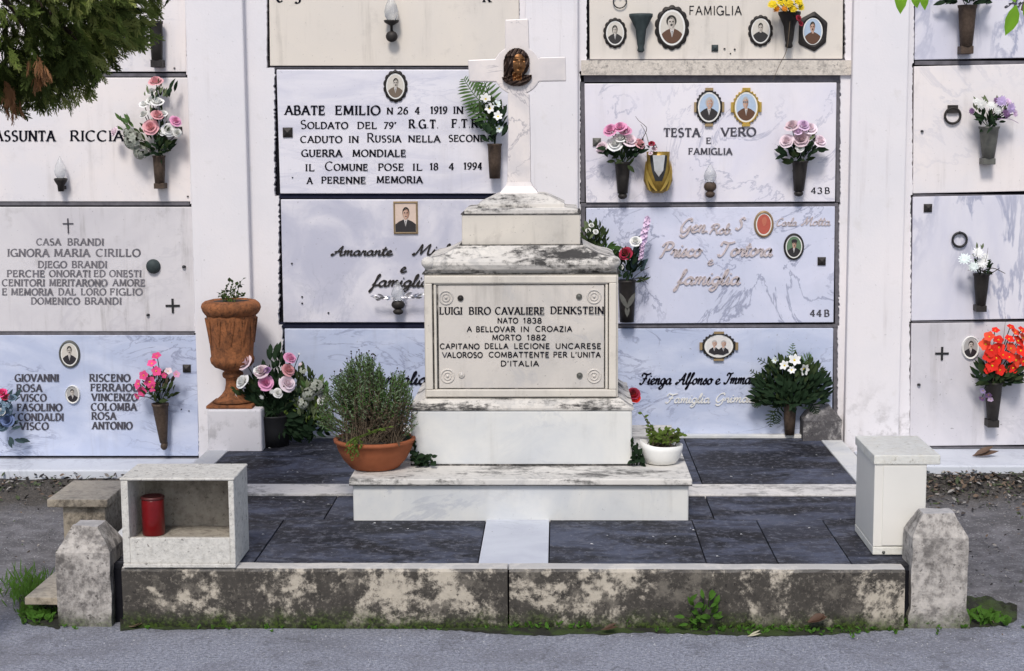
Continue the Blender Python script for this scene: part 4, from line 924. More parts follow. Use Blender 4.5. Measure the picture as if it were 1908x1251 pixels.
bouquet("bunch of red orange orchids with small purple sprig", (1849, 716), YB, rl+[('orchid','lilac',1832,728,8), ('orchid','purple',1842,736,8), ('orchid','mauve',1846,744,7), ('orchid','purple',1830,742,7)],
 [(1855, 700, 40, 16, 60, 26, 'dk2'), (1835, 698, 16, 10, 8, 34, 'dk'), (1880, 706, 22, 8, 20, 22, 'dk')], sprays=[([(1850, 712), (1868, 640), (1874, 590)], .0015, 'br')])
# ------------------------------------------------------------------ lamps on slabs
def votive(label, px, yt, ym, yb, w, metal='bronze', style='cup'):
    """small grave lamp: glass flame from row yt to ym, metal holder from ym to yb"""
    Yv = -.045; k = mpp(Yv); p = W(px, yb, Yv); zt, zm = W(px, yt, Yv).z-p.z, W(px, ym, Yv).z-p.z; a = w*k/2
    t = thing("grave_lamp", label, "lamp", (p.x, 0, p.z), "small flame shaped lamps on the niche slabs")
    h = zt-zm; mb = MB(); mb.lathe([(a*.55, zm-.002), (a*.9, zm+h*.15), (a, zm+h*.32), (a*.8, zm+h*.55), (a*.42, zm+h*.78), (a*.12, zm+h*.95), (.0005, zt)], (p.x, Yv, p.z), 18); mb.build("glass_flame", M['glass'], t)
    mb = MB()
    if style == 'cup': mb.lathe([(a*.5, 0), (a*.6, zm*.45), (a*.95, zm*.7), (a*1.15, zm*.9), (a*1.0, zm), (a*.4, zm)], (p.x, Yv, p.z), 16); mb.box(p.x-a*.45, p.x+a*.45, Yv, -.0002, p.z+zm*.15, p.z+zm*.4)
    elif style == 'ball':
        mb.lathe([(a*.2, zm*.48), (a*.2, zm*.75), (a*1.0, zm*.9), (a*1.1, zm), (a*.3, zm)], (p.x, Yv, p.z), 16); mb.ball((p.x, Yv, p.z+zm*.26), a*.85, .02, zm*.26); mb.box(p.x-a*.2, p.x+a*.2, Yv, -.0002, p.z+zm*.15, p.z+zm*.35)
    else: mb.ball((p.x, Yv, p.z+zm*.70), a*.98, .024, zm*.34); mb.ball((p.x, Yv, p.z+zm*.22), a*.75, .02, zm*.22); mb.box(p.x-a*.3, p.x+a*.3, Yv, -.0002, p.z+zm*.1, p.z+zm*.3)
    mb.build("holder", M[metal], t); return t
votive("flame lamp on a black cup under spaced black names", 114, 291, 332, 357, 22)
votive("flame lamp on a ball foot on the blank beige slab", 730, -12, 38, 79, 26, 'bronze', 'ball')
votive("flame lamp on two stacked bronze balls, below a family name", 1323, 305, 339, 369, 24, 'rust', 'stack')
votive("glass flame lamp in a dark pot with silver foil, beside the monument", 742, 524, 560, 587, 26, 'bronze', 'stack')
# silver leaf spray on that lamp
t = thing("silver_spray", "crumpled silver leaf spray lying across a small dark lamp", "ornament", W(742, 558, -.06))
for sg in (-1, 1):
    mb = MB()
    for i in range(9):
        a = W(742+sg*(6+i*4.2), 557-(i % 3)*2-(3 if sg > 0 else 0), -.075); mb.leaf(a, (sg, random.uniform(-.5,.2), random.uniform(-.3,.45)), .035, .016)
    mb.build("silver_leaf", M['silver'], t)
# gilt and black tulip lamp
Yv = -.055; k = mpp(Yv); p = W(1226, 360, Yv)
t = thing("tulip_lamp", "black and gold tulip shaped lamp between pink roses and the names", "lamp", (p.x, 0, p.z))
H = W(1226, 283, Yv).z-p.z; a = 27*k
mb = MB(); mb.lathe([(a*.35, 0), (a*.75, H*.08), (a*1.0, H*.3), (a*.95, H*.5), (a*.78, H*.8), (a*.80, H*1.0), (a*.7, H), (a*.6, H*.8)], (p.x, Yv, p.z), 22, .7); mb.build("body", plain('aged_gold', (.34, .22, .045), .4, .6, var=.5), t)
mb = MB()
for sg in (-1, 1):
    vs = []
    for i in range(9):
        f = i/8; ang = sg*(.05+.62*f); zz = H*(.30+.62*f); rr = a*(1.035 if zz < H*.5 else 1.035-.24*(zz/H-.5)/.4)
        for e in (-1, 1): an = ang+e*.17; vs.append((p.x+rr*math.sin(an), Yv-rr*.715*math.cos(an), p.z+zz))
    mb.add(vs, [(2*i, 2*i+1, 2*i+3, 2*i+2) for i in range(8)], 0, True)
mb.build('black_band', M['iron'], t)
mb = MB()
for sg in (-1, 1):
    for (u0, u1, w_) in ((.10, .95, .30), (.42, 1.0, .24)):
        n = 9; vs = []
        for i in range(n):
            f = i/(n-1); ang = sg*(u0+(u1-u0)*f**.8)*1.35; zz = H*(.06+.72*f); rr = a*(1.03 if zz < H*.5 else 1.03-.22*(zz/H-.5)/.4)
            w2 = w_*math.sin(math.pi*(.12+.82*f))
            for e in (-1, 1): an = ang+e*w2*.5; vs.append((p.x+rr*math.sin(an), Yv-rr*.72*math.cos(an)-.001*(u0 > .2), p.z+zz))
        mb.add(vs, [(2*i, 2*i+1, 2*i+3, 2*i+2) for i in range(n-1)], 0, True)
mb.build("gold_petal", M['gold'], t)
mb = MB(); mb.add([(p.x-a*.42, Yv-a*.72, p.z+H*.92), (p.x+a*.42, Yv-a*.72, p.z+H*.92), (p.x+a*.30, Yv-a*.79, p.z+H*.55), (p.x, Yv-a*.80, p.z+H*.40), (p.x-a*.30, Yv-a*.79, p.z+H*.55)], [(0, 4, 3, 2, 1)]); mb.build("front_panel", M['silver'], t)
mb = MB(); c = W(1226, 312, Yv-.045)
for d in ((1,0,.6), (-1,0,.5), (.3,0,-1), (-.4,0,-1), (.1,0,1)): mb.leaf(c, d, .022, .008, 0, (0,-1,0))
mb.build("black_bird_ornament", M['iron'], t)
bouquet("tiny withered pink sprig standing in the tulip lamp", (1218, 285), -.06, [('rose','deep',1214,268,6), ('rose','palepink',1219,278,5), ('rose','palepink',1212,286,4)], [(1216, 276, 8, 8, 8, 10, 'dkbr')], group=None)
# red tulip behind the monument
YT = -.30
bouquet("single red flower peeping out behind the right of the monument", (1166, 760), YT, [('rose','deep',1180,734,13), ('rose','red',1184,742,9)], [(1170, 748, 8, 10, 10, 20, 'dk')], group=None)
# ------------------------------------------------------------------ ground, ledges
mb = MB(); subdiv_grid(mb, [(-60,-60,0), (60,-60,0), (60,40,0), (-60,40,0)], 4, 4); g = mb.build("ground", M['ground']); tag(g, kind="structure")
ZF = .22
def ledge(xa, xb, zt, yf, nm):
    mb = MB(); mb.box(xa, xb, yf, .03, -.05, zt); o = mb.build("pavement", M['ledge'], bevel=.008); tag(o, kind="structure")
M['ledge'] = marble("pale_ledge_stone", (.56, .60, .68), (.46, .49, .58), (.3, .31, .36), 3, 0, .4, streak=0, speck=.7, rough=.6)
ZL, ZR_ = W(100, 855, 0).z, W(1800, 837, 0).z
FL, FR = G(100, 876, ZL).y, G(1800, 868, ZR_).y
xL_, xR_ = W(398, 860, -.2).x, W(1600, 860, -.2).x
ledge(-9, xL_, ZL, FL, 0); ledge(xR_, 9, ZR_, FR, 1)
def bank(xa, xb, zt, yf):               # soil banked up against the ledge
    mb = MB(); nx, ny = 160, 14; vs = []
    from mathutils import noise as mn
    for j in range(ny+1):
        for i in range(nx+1):
            x = xa+(xb-xa)*i/nx; f = j/ny; y = yf+.01-f*.95
            z = zt*(1-f)**1.6+mn.noise(Vector((x*5, y*5, 1)))*.012*(1-f)+.003-.012*f; vs.append((x, y, z))
    mb.add(vs, [(j*(nx+1)+i, (j+1)*(nx+1)+i, (j+1)*(nx+1)+i+1, j*(nx+1)+i+1) for j in range(ny) for i in range(nx)], 0, True)
    o = mb.build("soil_bank", M['ground']); tag(o, kind="structure")
bank(-9, xL_-.02, ZL-.045, FL); bank(xR_+.02, 9, ZR_-.04, FR)
def bank_z(x, y):
    zt, yf = (ZL-.045, FL) if x < 0 else (ZR_-.04, FR)
    f = min(1, max(0, (yf+.01-y)/.95)); return max(0, zt*(1-f)**1.6+.003-.012*f)
# ------------------------------------------------------------------ grave platform
XL0, XR0 = W(451, 823, -.01).x, W(1524.5, 817.6, -.01).x           # inner edges of the marble side strips
YK = G(700, 1062, ZF).y                                         # kerb front face
YK1 = YK+.075
SW = .105
plat = thing("grave_platform", "dark slate paved grave platform edged with pale kerbs and strips", "grave platform", ((XL0+XR0)/2, YK, 0))
mb = MB(); mb.box(XL0-SW-.01, XR0+SW+.01, YK1-.005, .03, -.05, ZF-.02); mb.build("bed", M['joint'], plat)
Ym = G(970, 970, ZF).y                                           # front of the monument step
Ys1, Ys0 = G(560, 905, ZF).y, G(560, 924, ZF).y
def tile(x0, x1, y0, y1, dz=0.0, mat='slate'):
    mb = MB(); e = .0022; mb.box(x0+e, x1-e, y0+e, y1-e, ZF-.03, ZF+dz); return mb.build("paving_slab", M[mat], plat, bevel=.002)
def xg(px, py): return G(px, py, ZF).x
Xs = [XL0, xg(500, 1010), xg(898, 1010), xg(1023.5, 1010), xg(1303, 1010), xg(1430, 1010), xg(1560, 1010), XR0]
for i in range(len(Xs)-1):
    if i == 2: continue
    tile(Xs[i], Xs[i+1], YK1, Ym+.02, random.uniform(-.002, .001))
o = tile(Xs[2], Xs[3], YK1, Ym+.02, .003, 'ledge'); tag(o, "white marble paving slab in the middle of the front row")
for a, b in ((XL0, xg(620, 940)), (xg(620, 940), xg(1320, 940)), (xg(1320, 940), XR0)): tile(a, b, Ym+.02, Ys0)
for a, b in ((XL0, xg(700, 880)), (xg(700, 880), xg(1300, 880)), (xg(1300, 880), XR0)): tile(a, b, Ys1, -.02)
mb = MB(); mb.box(XL0, XR0, Ys0, Ys1, ZF-.03, ZF+.008); mb.build("marble_strip", M['mon_dirtstrip'] if 'mon_dirtstrip' in M else M['mon2'], plat, bevel=.003)
for x0, x1 in ((XL0-SW, XL0), (XR0, XR0+SW)):
    mb = MB(); mb.box(x0, x1, YK1+.1, -.01, -.02, ZF+.004); mb.build("side_strip", M['mon2'], plat, bevel=.004)
mb = MB(); mb.box(XL0, XR0, -.045, -.004, ZF, ZF+.018); mb.build("marble_strip", M['mon2'], plat, bevel=.003)
def kerbseg(pxa, pxb, seed):
    xa, xb = W(pxa, 1060, YK).x, W(pxb, 1060, YK).x; mb = MB(); z0, z1 = -.03, ZF+.004; n = 40
    prof = [(YK+.004, z0), (YK, z0+.05), (YK, z1-.035), (YK+.001, z1-.012), (YK+.008, z1-.002), (YK+.02, z1), (YK1, z1), (YK1, z0)]
    vs = []; fs = []
    for i in range(n+1):
        x = xa+(xb-xa)*i/n
        for y, z in prof: vs.append((x, y, z))
    m = len(prof)
    for i in range(n):
        for j in range(m): fs.append((i*m+j, (i+1)*m+j, (i+1)*m+(j+1) % m, i*m+(j+1) % m))
    fs.append(tuple(range(m))); fs.append(tuple(range(n*m+m-1, n*m-1, -1)))
    mb.add(vs, fs, 0, False); roughen(mb, .0022, 9, seed)
    mb.build("kerb", M['kerb'], plat)
kerbseg(226, 945, 1); kerbseg(948.5, 1687, 2)
# small pale petals and crumbs on the slate
mb = MB()
spots = [(578,857),(537,880),(545,877),(552,880),(530,888),(508,928),(522,938),(557,933),(563,936),(610,940),(618,941),(488,996),(1286,985),(1100,1014),(1241,1014),(1335,1037),(1480,960),(1510,984),(1290,988),(1535,928),(1530,948),(1566,968),(1380,996),(1130,998),(1400,885),(1440,871),(1360,888),(1425,882),(1550,884),(1520,848),(1470,840),(1395,846),(500,835),(540,842),(600,838),(580,830),(470,845),(620,895),(600,899),(730,985),(760,986),(700,975),(1215,1000),(1260,1000)]
for x, y in spots:
    c = G(x, y, ZF+.006); a = random.uniform(0, 3.14); s_ = random.uniform(.004, .011)
    mb.leaf(c, (math.cos(a), math.sin(a), .1), s_*1.4, s_, 0, (0, 0, 1))
o = mb.build("fallen_petals", PET['white']); tag(o, "scattered white petals lying on the slate paving", "petals", kind="stuff")
# ------------------------------------------------------------------ corner posts
def post(label, xa, xb, ysh, ytop, ybot, xta, xtb, depth, seed, mat='post', base=0.0, flare=0.0):
    Y0 = G((xa+xb)/2, ybot, base).y; x0, x1 = W(xa, ybot, Y0).x, W(xb, ybot, Y0).x; zs = W(xa, ysh, Y0).z
    xc = (x0+x1)/2; hw = (x1-x0)/2; Yc = Y0+depth/2; zt = W((xa+xb)/2, ytop, Yc-.02).z
    th = (xtb-xta)*mpp(Yc)/2; td = th*depth/(2*hw)
    mb = MB()
    def ring(hx, hy, z): return [(xc-hx, Yc-hy, z), (xc+hx, Yc-hy, z), (xc+hx, Yc+hy, z), (xc-hx, Yc+hy, z)]
    rings = [ring(hw+flare, depth/2+flare*.4, base-.03), ring(hw+flare*.9, depth/2, base+.04), ring(hw, depth/2, base+.07), ring(hw, depth/2, zs), ring(th, td, zt)]
    for a, b in zip(rings, rings[1:]):
        for i in range(4): subdiv_grid(mb, [a[i], a[(i+1) % 4], b[(i+1) % 4], b[i]], 12, 3 if abs(a[0][2]-b[0][2]) < .08 else 12)
    subdiv_grid(mb, rings[-1], 8, 8)
    roughen(mb, .005, 11, seed)
    o = mb.build("corner_post", M[mat], loc=(xc, Yc, base)); tag(o, label, "stone post", "stone corner posts of the grave platform")
    w = o.modifiers.new("weld", 'WELD'); w.merge_threshold = .0008
    for pl in o.data.polygons: pl.use_smooth = False
    return o
post("short weathered stone post in front of the stool and the red candle box", 109, 209, 1030, 977, 1168, 146, 196, .20, 3)
post("tall weathered stone post in front of the cream cabinet", 1696, 1800, 1004, 955, 1171, 1706, 1764, .15, 4, flare=.012)
post("low dark topped stone post against the wall, beside the fern vase", 1496, 1568, 784, 752, 822, 1520, 1548, .16, 5, 'post_dark', base=ZF)
# ------------------------------------------------------------------ monument
ZS = W(970, 893, Ym-.02).z
xl, xr = W(658, 940, Ym).x, W(1283, 940, Ym).x; XC = (xl+xr)/2; HB = (xr-xl)/2
Yp = G(970, 868, ZS).y
MC = Yp+.33                                                     # axis of the monument
mon = thing("monument", "pale marble monument of stepped blocks with inscribed plaque and tall cross", "monument", (XC, MC, ZF))
def hx(pa, pb, y, Y): a = W(pa, y, Y).x; b = W(pb, y, Y).x; return (b-a)/2
mb = MB(); mb.box(XC-HB, XC+HB, Ym, MC+(MC-Ym), ZF-.01, ZS-.026); mb.build("step", M['mon2'], mon, bevel=.006)
hp = hx(648, 1288, 893, Ym-.02); mb = MB(); mb.box(XC-hp, XC+hp, Ym-.022, MC+(MC-Ym)+.022, ZS-.0255, ZS); mb.build("step_plate", M['mon_plate'] if 'mon_plate' in M else M['mon2'], mon, bevel=.005)
zp = W(970, 765, Yp).z; hpl = hx(768, 1180, 820, Yp)
mb = MB(); mb.box(XC-hpl, XC+hpl, Yp, 2*MC-Yp, ZS, zp); mb.build("plinth", M['mon2'], mon, bevel=.008)
Yd = Yp+.055; zd0 = W(970, 742, Yd).z; zd1 = W(970, 510, Yd).z; hd = hx(791, 1152, 620, Yd)
def stack(mb, secs, mat=0):           # sections (half width, y front, z) lofted; symmetric about the axis
    vs = []; fs = []
    for h, y, z in secs: vs += [(XC-h, y, z), (XC+h, y, z), (XC+h, 2*MC-y, z), (XC-h, 2*MC-y, z)]
    for j in range(len(secs)-1):
        for i in range(4): fs.append((4*j+i, 4*j+(i+1) % 4, 4*j+4+(i+1) % 4, 4*j+4+i))
    fs.append((3, 2, 1, 0)); k = 4*(len(secs)-1); fs.append((k, k+1, k+2, k+3)); mb.add(vs, fs, mat)
dz = zd0-zp
mb = MB(); stack(mb, [(hpl+.004, Yp-.004, zp+.0003), (hpl+.006, Yp-.006, zp+dz*.22), (hpl-.010, Yp+.010, zp+dz*.35), (hd+.03, Yd-.026, zp+dz*.62), (hd+.022, Yd-.022, zp+dz*.80), (hd+.006, Yd-.006, zd0)]); mb.build("base_moulding", M['mon_dirty'], mon)
mb = MB(); stack(mb, [(hd, Yd, zd0+.0003), (hd, Yd, zd1)]); die = mb.build("die", M['mon'], mon, bevel=.006)
# panel frame and plaque on the die front
def frame_ring(mb, pa, pb, ya, yb, w, Yf, out):
    P = [W(pa, yb, Yf), W(pb, yb, Yf), W(pb, ya, Yf), W(pa, ya, Yf)]
    x0, x1, z0, z1 = P[0].x, P[1].x, P[0].z, P[2].z; w *= mpp(Yf)
    mb.box(x0, x1, Yf-out, Yf+.002, z0, z0+w); mb.box(x0, x1, Yf-out, Yf+.002, z1-w, z1)
    mb.box(x0, x0+w, Yf-out, Yf+.002, z0+w, z1-w); mb.box(x1-w, x1, Yf-out, Yf+.002, z0+w, z1-w)
mb = MB(); frame_ring(mb, 794, 1148, 513, 739, 14, Yd, .018); frame_ring(mb, 810.5, 1132.5, 524.5, 730, 5, Yd, .012); mb.build("panel_frame", M['mon'], die, bevel=.004)
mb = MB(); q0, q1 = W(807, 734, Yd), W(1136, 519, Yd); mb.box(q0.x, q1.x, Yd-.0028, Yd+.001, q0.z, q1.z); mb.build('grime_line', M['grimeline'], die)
x0, x1, z0, z1 = W(817.5, 620, Yd).x, W(1125.5, 620, Yd).x, W(970, 723, Yd).z, W(970, 531.5, Yd).z
mb = MB(); mb.box(x0, x1, Yd-.006, Yd+.004, z0, z1); plq = mb.build("plaque", M['mon_plaq'], mon, bevel=.002)
YQ = Yd-.0064
mb = MB()
ST = dict(style='sans', weight=1.1)
for s_, a, b, base, h in [("LUIGI", 819, 861, 586, 13), ("BIRO", 874, 914, 586, 13), ("CAVALIERE", 923, 1014, 586, 13), ("DENKSTEIN", 1026, 1125, 585, 13)]: word(mb, s_, a, b, base, h, YQ, weight=1.0)
for s_, a, b, base, h in [("NATO", 927, 965, 602.5, 9.5), ("1838", 975, 1009, 602.5, 9.5), ("A", 870, 879, 618.5, 9.5), ("BELLOVAR", 887, 960, 618.5, 9.5), ("IN", 970, 986, 618.5, 9.5), ("CROAZIA", 998, 1066, 618, 9.5),
   ("MORTO", 917, 971, 634, 9.5), ("1882", 982, 1017, 634, 9.5), ("CAPITANO", 820, 893, 650.5, 9.5), ("DELLA", 903, 947, 650, 9.5), ("LECIONE", 958, 1024, 650, 9.5), ("UNCARESE", 1035, 1120, 650, 9.5),
   ("ALOROSO", 833, 899, 666.5, 9.5), ("COMBATTENTE", 911, 1023, 666, 9.5), ("PER", 1031, 1057, 666, 9.5), ("L'UNITA", 1064, 1119, 666, 9.5), ("D'ITALIA", 933, 1004, 682.5, 9.5)]: word(mb, s_, a, b, base, h, YQ, **ST)
mb.build("inscription", M['ink'], plq)
mb = MB(); word(mb, "V", 824, 833, 666.5, 9.5, YQ, **ST); mb.build("worn_letter", M['fade'], plq)
for x, y in ((831, 555), (1107, 553), (834, 701), (1107, 701)):
    c = W(x, y, Yd-.007); q = mpp(Yd); mb = MB()
    mb.torus(c, 12.5*q, .0035); mb.torus(c, 7*q, .003); mb.ball(c, 3*q, .006, 3*q); mb.build("rosette", M['mon_plaq'], plq)
for x, y, m_ in ((858, 556, 'bronze'), (1079, 553, 'pewter'), (860, 699, 'mon_plaq'), (1080, 700, 'pewter')):
    c = W(x, y, Yd-.010); q = mpp(Yd); mb = MB(); mb.torus(c, 4.5*q, .0028); mb.ball(c, 4*q, .006, 4*q); mb.build("bolt", M[m_], plq)
# cornice, roof, upper block
zc1 = W(970, 484, Yd-.02).z; hc = hx(791, 1153, 495, Yd-.02)
zr = W(970, 456, Yd+.12).z; hr = hx(860, 1084, 456, Yd+.10)
D = zc1-zd1; yr = MC-hr*.80
secs = [(hd-.004, Yd+.004, zd1+.0003), (hd-.004, Yd+.002, zd1+D*.12), (hc-.004, Yd-.012, zd1+D*.30), (hc, Yd-.02, zd1+D*.62), (hc-.004, Yd-.018, zd1+D*.9), (hc-.025, Yd+.004, zc1+.004)]
A0 = secs[-1]
for f in (.25, .5, .75, 1.0): secs.append((A0[0]+(hr+.008-A0[0])*f, A0[1]+(yr-.006-A0[1])*f, A0[2]+(zr-A0[2])*(f-.16*math.sin(math.pi*f))))
mb = MB(); stack(mb, secs); mb.build("cornice", M['mon_dirty'], mon, bevel=.004)
for sg in (-1, 1):
    mb = MB(); mb.ball((XC+sg*(hc-.018), Yd+.0, zd1+D*.78), .030, .032, .026); mb.build("corner_ear", M['mon_dirty'], mon)
yu = yr+.008; zu1 = W(970, 399, yu).z; hu = hx(859, 1080, 425, yu)
mb = MB(); stack(mb, [(hu, yu, zr+.0003), (hu, yu, zu1)]); mb.build("upper_block", M['mon'], mon, bevel=.005)
zt1 = W(970, 383, yu).z; hq = hx(868, 1077, 390, yu)
zt2 = W(970, 361, MC-.1).z; h5 = hx(893, 1052, 378, yu+.03); h6 = hx(930, 1015, 361, MC-.06)
mb = MB(); stack(mb, [(hq+.002, yu-.004, zu1+.0004), (hq+.004, yu-.005, zu1+(zt1-zu1)*.50), (hq-.012, yu+.012, zu1+(zt1-zu1)*.62), (h5+.012, yu+.04, zt1-.012), (h5+.004, yu+.041, zt1-.010), (h5+.004, yu+.041, zt1+.004), (h6+.008, MC-.09, zt2-.003), (h6, MC-.08, zt2+.0)]); mb.build("cap", M['mon_dirty'], mon, bevel=.003)
mb = MB()
for h_, y_, z_, t_ in ((hp, Ym-.022, ZS-.026, .004), (hd+.004, Yd-.001, zd1, .006), (hr+.004, yr-.002, zr, .006), (hu+.001, yu-.001, zu1, .005)):  # dark bands at block joints, joint shadow and grime put into the colour
    mb = MB(); e = .0025; stack(mb, [(h_+e*(h_ < hp), y_-e*(h_ < hp)+(.004 if h_ >= hp else 0), z_-t_/2), (h_+e*(h_ < hp), y_-e*(h_ < hp)+(.004 if h_ >= hp else 0), z_+t_/2)]); mb.build("grime_shadow_joint", M['grimeline'], mon)
mb = MB(); stack(mb, [(hpl+.003, Yp-.003, ZS+.0004), (hpl+.003, Yp-.003, ZS+.007)]); mb.build("grime_shadow_joint", M['grimeline'], mon)
# cross
YC = MC-.045; q = mpp(YC)
def cp(px, py): p = W(px, py, YC); return (p.x, p.z)
poly = [(945, 345), (947, 240), (946, 176)]
poly += [(964+45*math.cos(math.radians(a)), 131+46*math.sin(math.radians(a))) for a in range(112, 153, 8)]
poly += [(874, 152), (872, 112), (921, 110)] + [(963+45*math.cos(math.radians(a)), 131+46*math.sin(math.radians(a))) for a in range(208, 243, 8)]
poly += [(941, 90), (941, 37), (984, 35), (986, 90)] + [(964+45*math.cos(math.radians(a)), 131+46*math.sin(math.radians(a))) for a in range(300, 333, 8)]
poly += [(1006, 107), (1054, 106), (1055, 151), (1006, 152)] + [(964+45*math.cos(math.radians(a)), 131+46*math.sin(math.radians(a))) for a in range(28, 70, 8)]
poly += [(986, 176), (988, 240), (989, 345)]
mb = MB(); mb.prism([cp(*a) for a in poly], YC, YC+.09); cr = mb.build("cross", M['mon_cross'], mon, bevel=.006)
mb = MB(); b0 = W(967, 361, YC); xx = b0.x; hh = 22*q
for i, (w_, y_) in enumerate(((38, 361), (34, 354), (26, 347))):
    pass
z_ = [W(967, y, YC).z for y in (362, 355, 347, 340)]
wd = [36, 32, 25, 22.5]
vs = []; fs = []
for w_, z in zip(wd, z_): e = (w_-22)*q*.7+.003; vs += [(xx-w_*q, YC-e, z), (xx+w_*q, YC-e, z), (xx+w_*q, YC+.09+e, z), (xx-w_*q, YC+.09+e, z)]
for j in range(3):
    for i in range(4): fs.append((4*j+i, 4*j+(i+1) % 4, 4*j+4+(i+1) % 4, 4*j+4+i))
fs += [(3,2,1,0), (12,13,14,15)]; mb.add(vs, fs); mb.build("cross_foot", M['mon_cross'], mon)
# bronze head relief: a height field cut to the outline of the head and mantle
def relief():
    mb = MB(); nx, ny = 56, 72; x0, x1, y0, y1 = 934, 994, 88, 164
    def gs(x, y, cx, cy, sx, sy): return math.exp(-((x-cx)/sx)**2-((y-cy)/sy)**2)
    def inside(x, y):
        hair = ((x-963)/24)**2+((y-117)/27)**2 < 1
        if y > 112: hair = hair or (abs(x-(948+ (y-112)*-.10)) < 10-(y-112)*.10 and y < 152)
        neck = abs(x-(965)) < 12 and 130 < y < 156
        mant = ((x-963)/28)**2+((y-141)/20)**2 < 1 and y > 140+max(0, 6-abs(x-985)*.5)*0 and y > 136+ (8 if x < 945 else 0)
        return hair or neck or mant
    H = {}
    for j in range(ny+1):
        for i in range(nx+1):
            x = x0+(x1-x0)*i/nx; y = y0+(y1-y0)*j/ny
            h = .020*gs(x, y, 962, 118, 22, 28)+.014*gs(x, y, 966, 120, 11, 17)
            h += .012*gs(x, y, 969, 121, 2.2, 6)+.006*gs(x, y, 970, 125, 3, 2.5)
            h -= .008*gs(x, y, 961, 115, 4, 2.6)+.008*gs(x, y, 974, 114.5, 3, 2.6)
            h += .004*gs(x, y, 962, 110, 6, 1.6)+.004*gs(x, y, 973, 110, 5, 1.6)
            h -= .005*gs(x, y, 968, 130, 5, 1.0); h += .005*gs(x, y, 968, 136, 5, 3); h += .003*gs(x, y, 968, 132, 4, 1.2)
            face = ((x-967)/12.5)**2+((y-120)/20)**2 < 1
            if not face and y < 150: h += .005*math.sin(x*.75+1.6*math.sin(y*.16+x*.05)+y*.22)+.003*math.sin(x*1.5+y*.5+2*math.sin(y*.2))
            if y > 140: h += .012*gs(x, y, 964, 154, 26, 7)+.004*math.sin(y*.9+x*.35)
            if 101 < y < 107 and not face: h += .006
            H[i, j] = h
    idx = {}; vs = []
    for j in range(ny+1):
        for i in range(nx+1):
            x = x0+(x1-x0)*i/nx; y = y0+(y1-y0)*j/ny
            p = W(x, y, YC-.004); idx[i, j] = len(vs); vs.append((p.x, YC-.006-max(0, H[i, j])*1.15, p.z))
    gold = []; dark = []
    for j in range(ny):
        for i in range(nx):
            x = x0+(x1-x0)*(i+.5)/nx; y = y0+(y1-y0)*(j+.5)/ny
            if not inside(x, y): continue
            f = (idx[i, j], idx[i, j+1], idx[i+1, j+1], idx[i+1, j])
            face = ((x-967.5)/11.5)**2+((y-120)/19)**2 < 1 or (abs(x-964) < 9 and 134 < y < 150)
            (gold if face else dark).append(f)
    edge = {}
    for f in gold+dark:
        for a, b in zip(f, f[1:]+f[:1]): edge[(a, b)] = edge.get((a, b), 0)+1
    n = len(vs); vs2 = vs+[(x, YC+.004, z) for x, y, z in vs]
    sk = [(a, a+n, b+n, b) for (a, b) in edge if (b, a) not in edge]
    mb.add(vs2, gold, 0, True)
    o = 0
    for f in dark+sk: mb.f.append(f); mb.m.append(1); mb.s.append(True)
    return mb.build("bronze_head_relief", [plain("polished_bronze", (.27, .125, .045), .4, .7, var=.45, scale=70), plain("dark_brown_bronze", (.05, .028, .020), .45, .5, var=.5, scale=70)], cr)
relief()
# ------------------------------------------------------------------ marble candle box, red candle, stool, cabinet
YBX = G(330, 1059, ZF+.004).y
bx0, bx1 = W(228, 1000, YBX).x, W(438, 1000, YBX).x; bz0 = ZF+.006; bz1 = W(330, 891, YBX).z; dB = .25
t = thing("candle_box", "open fronted pale stone box with a red candle inside", "candle box", ((bx0+bx1)/2, YBX, bz0))
ox0, ox1, oz0, oz1 = W(239.5, 950, YBX).x, W(426, 950, YBX).x, W(330, 1003, YBX).z, W(330, 896, YBX).z
zb = W(330, 1050, YBX).z
mb = MB(); mb.box(bx0, ox0, YBX, YBX+dB, zb, oz1); mb.build("side_panel", M['trav'], t, bevel=.003)
mb = MB(); mb.box(ox1, bx1, YBX, YBX+dB, zb, oz1); mb.build("side_panel", M['trav'], t, bevel=.003)
mb = MB(); mb.box(ox0, ox1, YBX+.001, YBX+.02, zb, oz0); mb.build("front_panel", M['trav'], t, bevel=.002)
mb = MB(); mb.box(bx0-.003, bx1+.003, YBX-.003, YBX+dB, oz1, bz1); mb.build("top", M['trav'], t, bevel=.006)
mb = MB(); mb.box(bx0, bx1, YBX-.004, YBX+dB, bz0, zb-.0005); mb.build("base", M['trav'], t, bevel=.003)
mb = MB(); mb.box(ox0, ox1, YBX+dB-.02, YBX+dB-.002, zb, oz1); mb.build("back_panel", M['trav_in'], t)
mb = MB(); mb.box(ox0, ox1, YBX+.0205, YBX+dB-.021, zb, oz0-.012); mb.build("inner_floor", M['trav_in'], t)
zfl = oz0-.012; Yc_ = YBX+.10; kk = mpp(Yc_); c = W(285.5, 960, Yc_); r_ = 21.5*kk; zt = W(285, 924, Yc_).z
t = thing("red_candle", "red cylindrical grave candle standing in the stone box", "candle", (c.x, Yc_, zfl))
Hc = zt-zfl; mb = MB(); mb.lathe([(r_*.94, 0), (r_, .004), (r_, Hc*.9), (r_*.99, Hc*.93)], (c.x, Yc_, zfl), 28); mb.build("cup", M['red'], t)
mb = MB(); mb.lathe([(r_*1.0, Hc*.93), (r_*1.05, Hc*.935), (r_*1.05, Hc*.985), (r_*.98, Hc), (r_*.85, Hc), (r_*.8, Hc*.96)], (c.x, Yc_, zfl), 28); mb.build("lid", plain("dark_red_rim", (.10, .02, .02), .4), t)
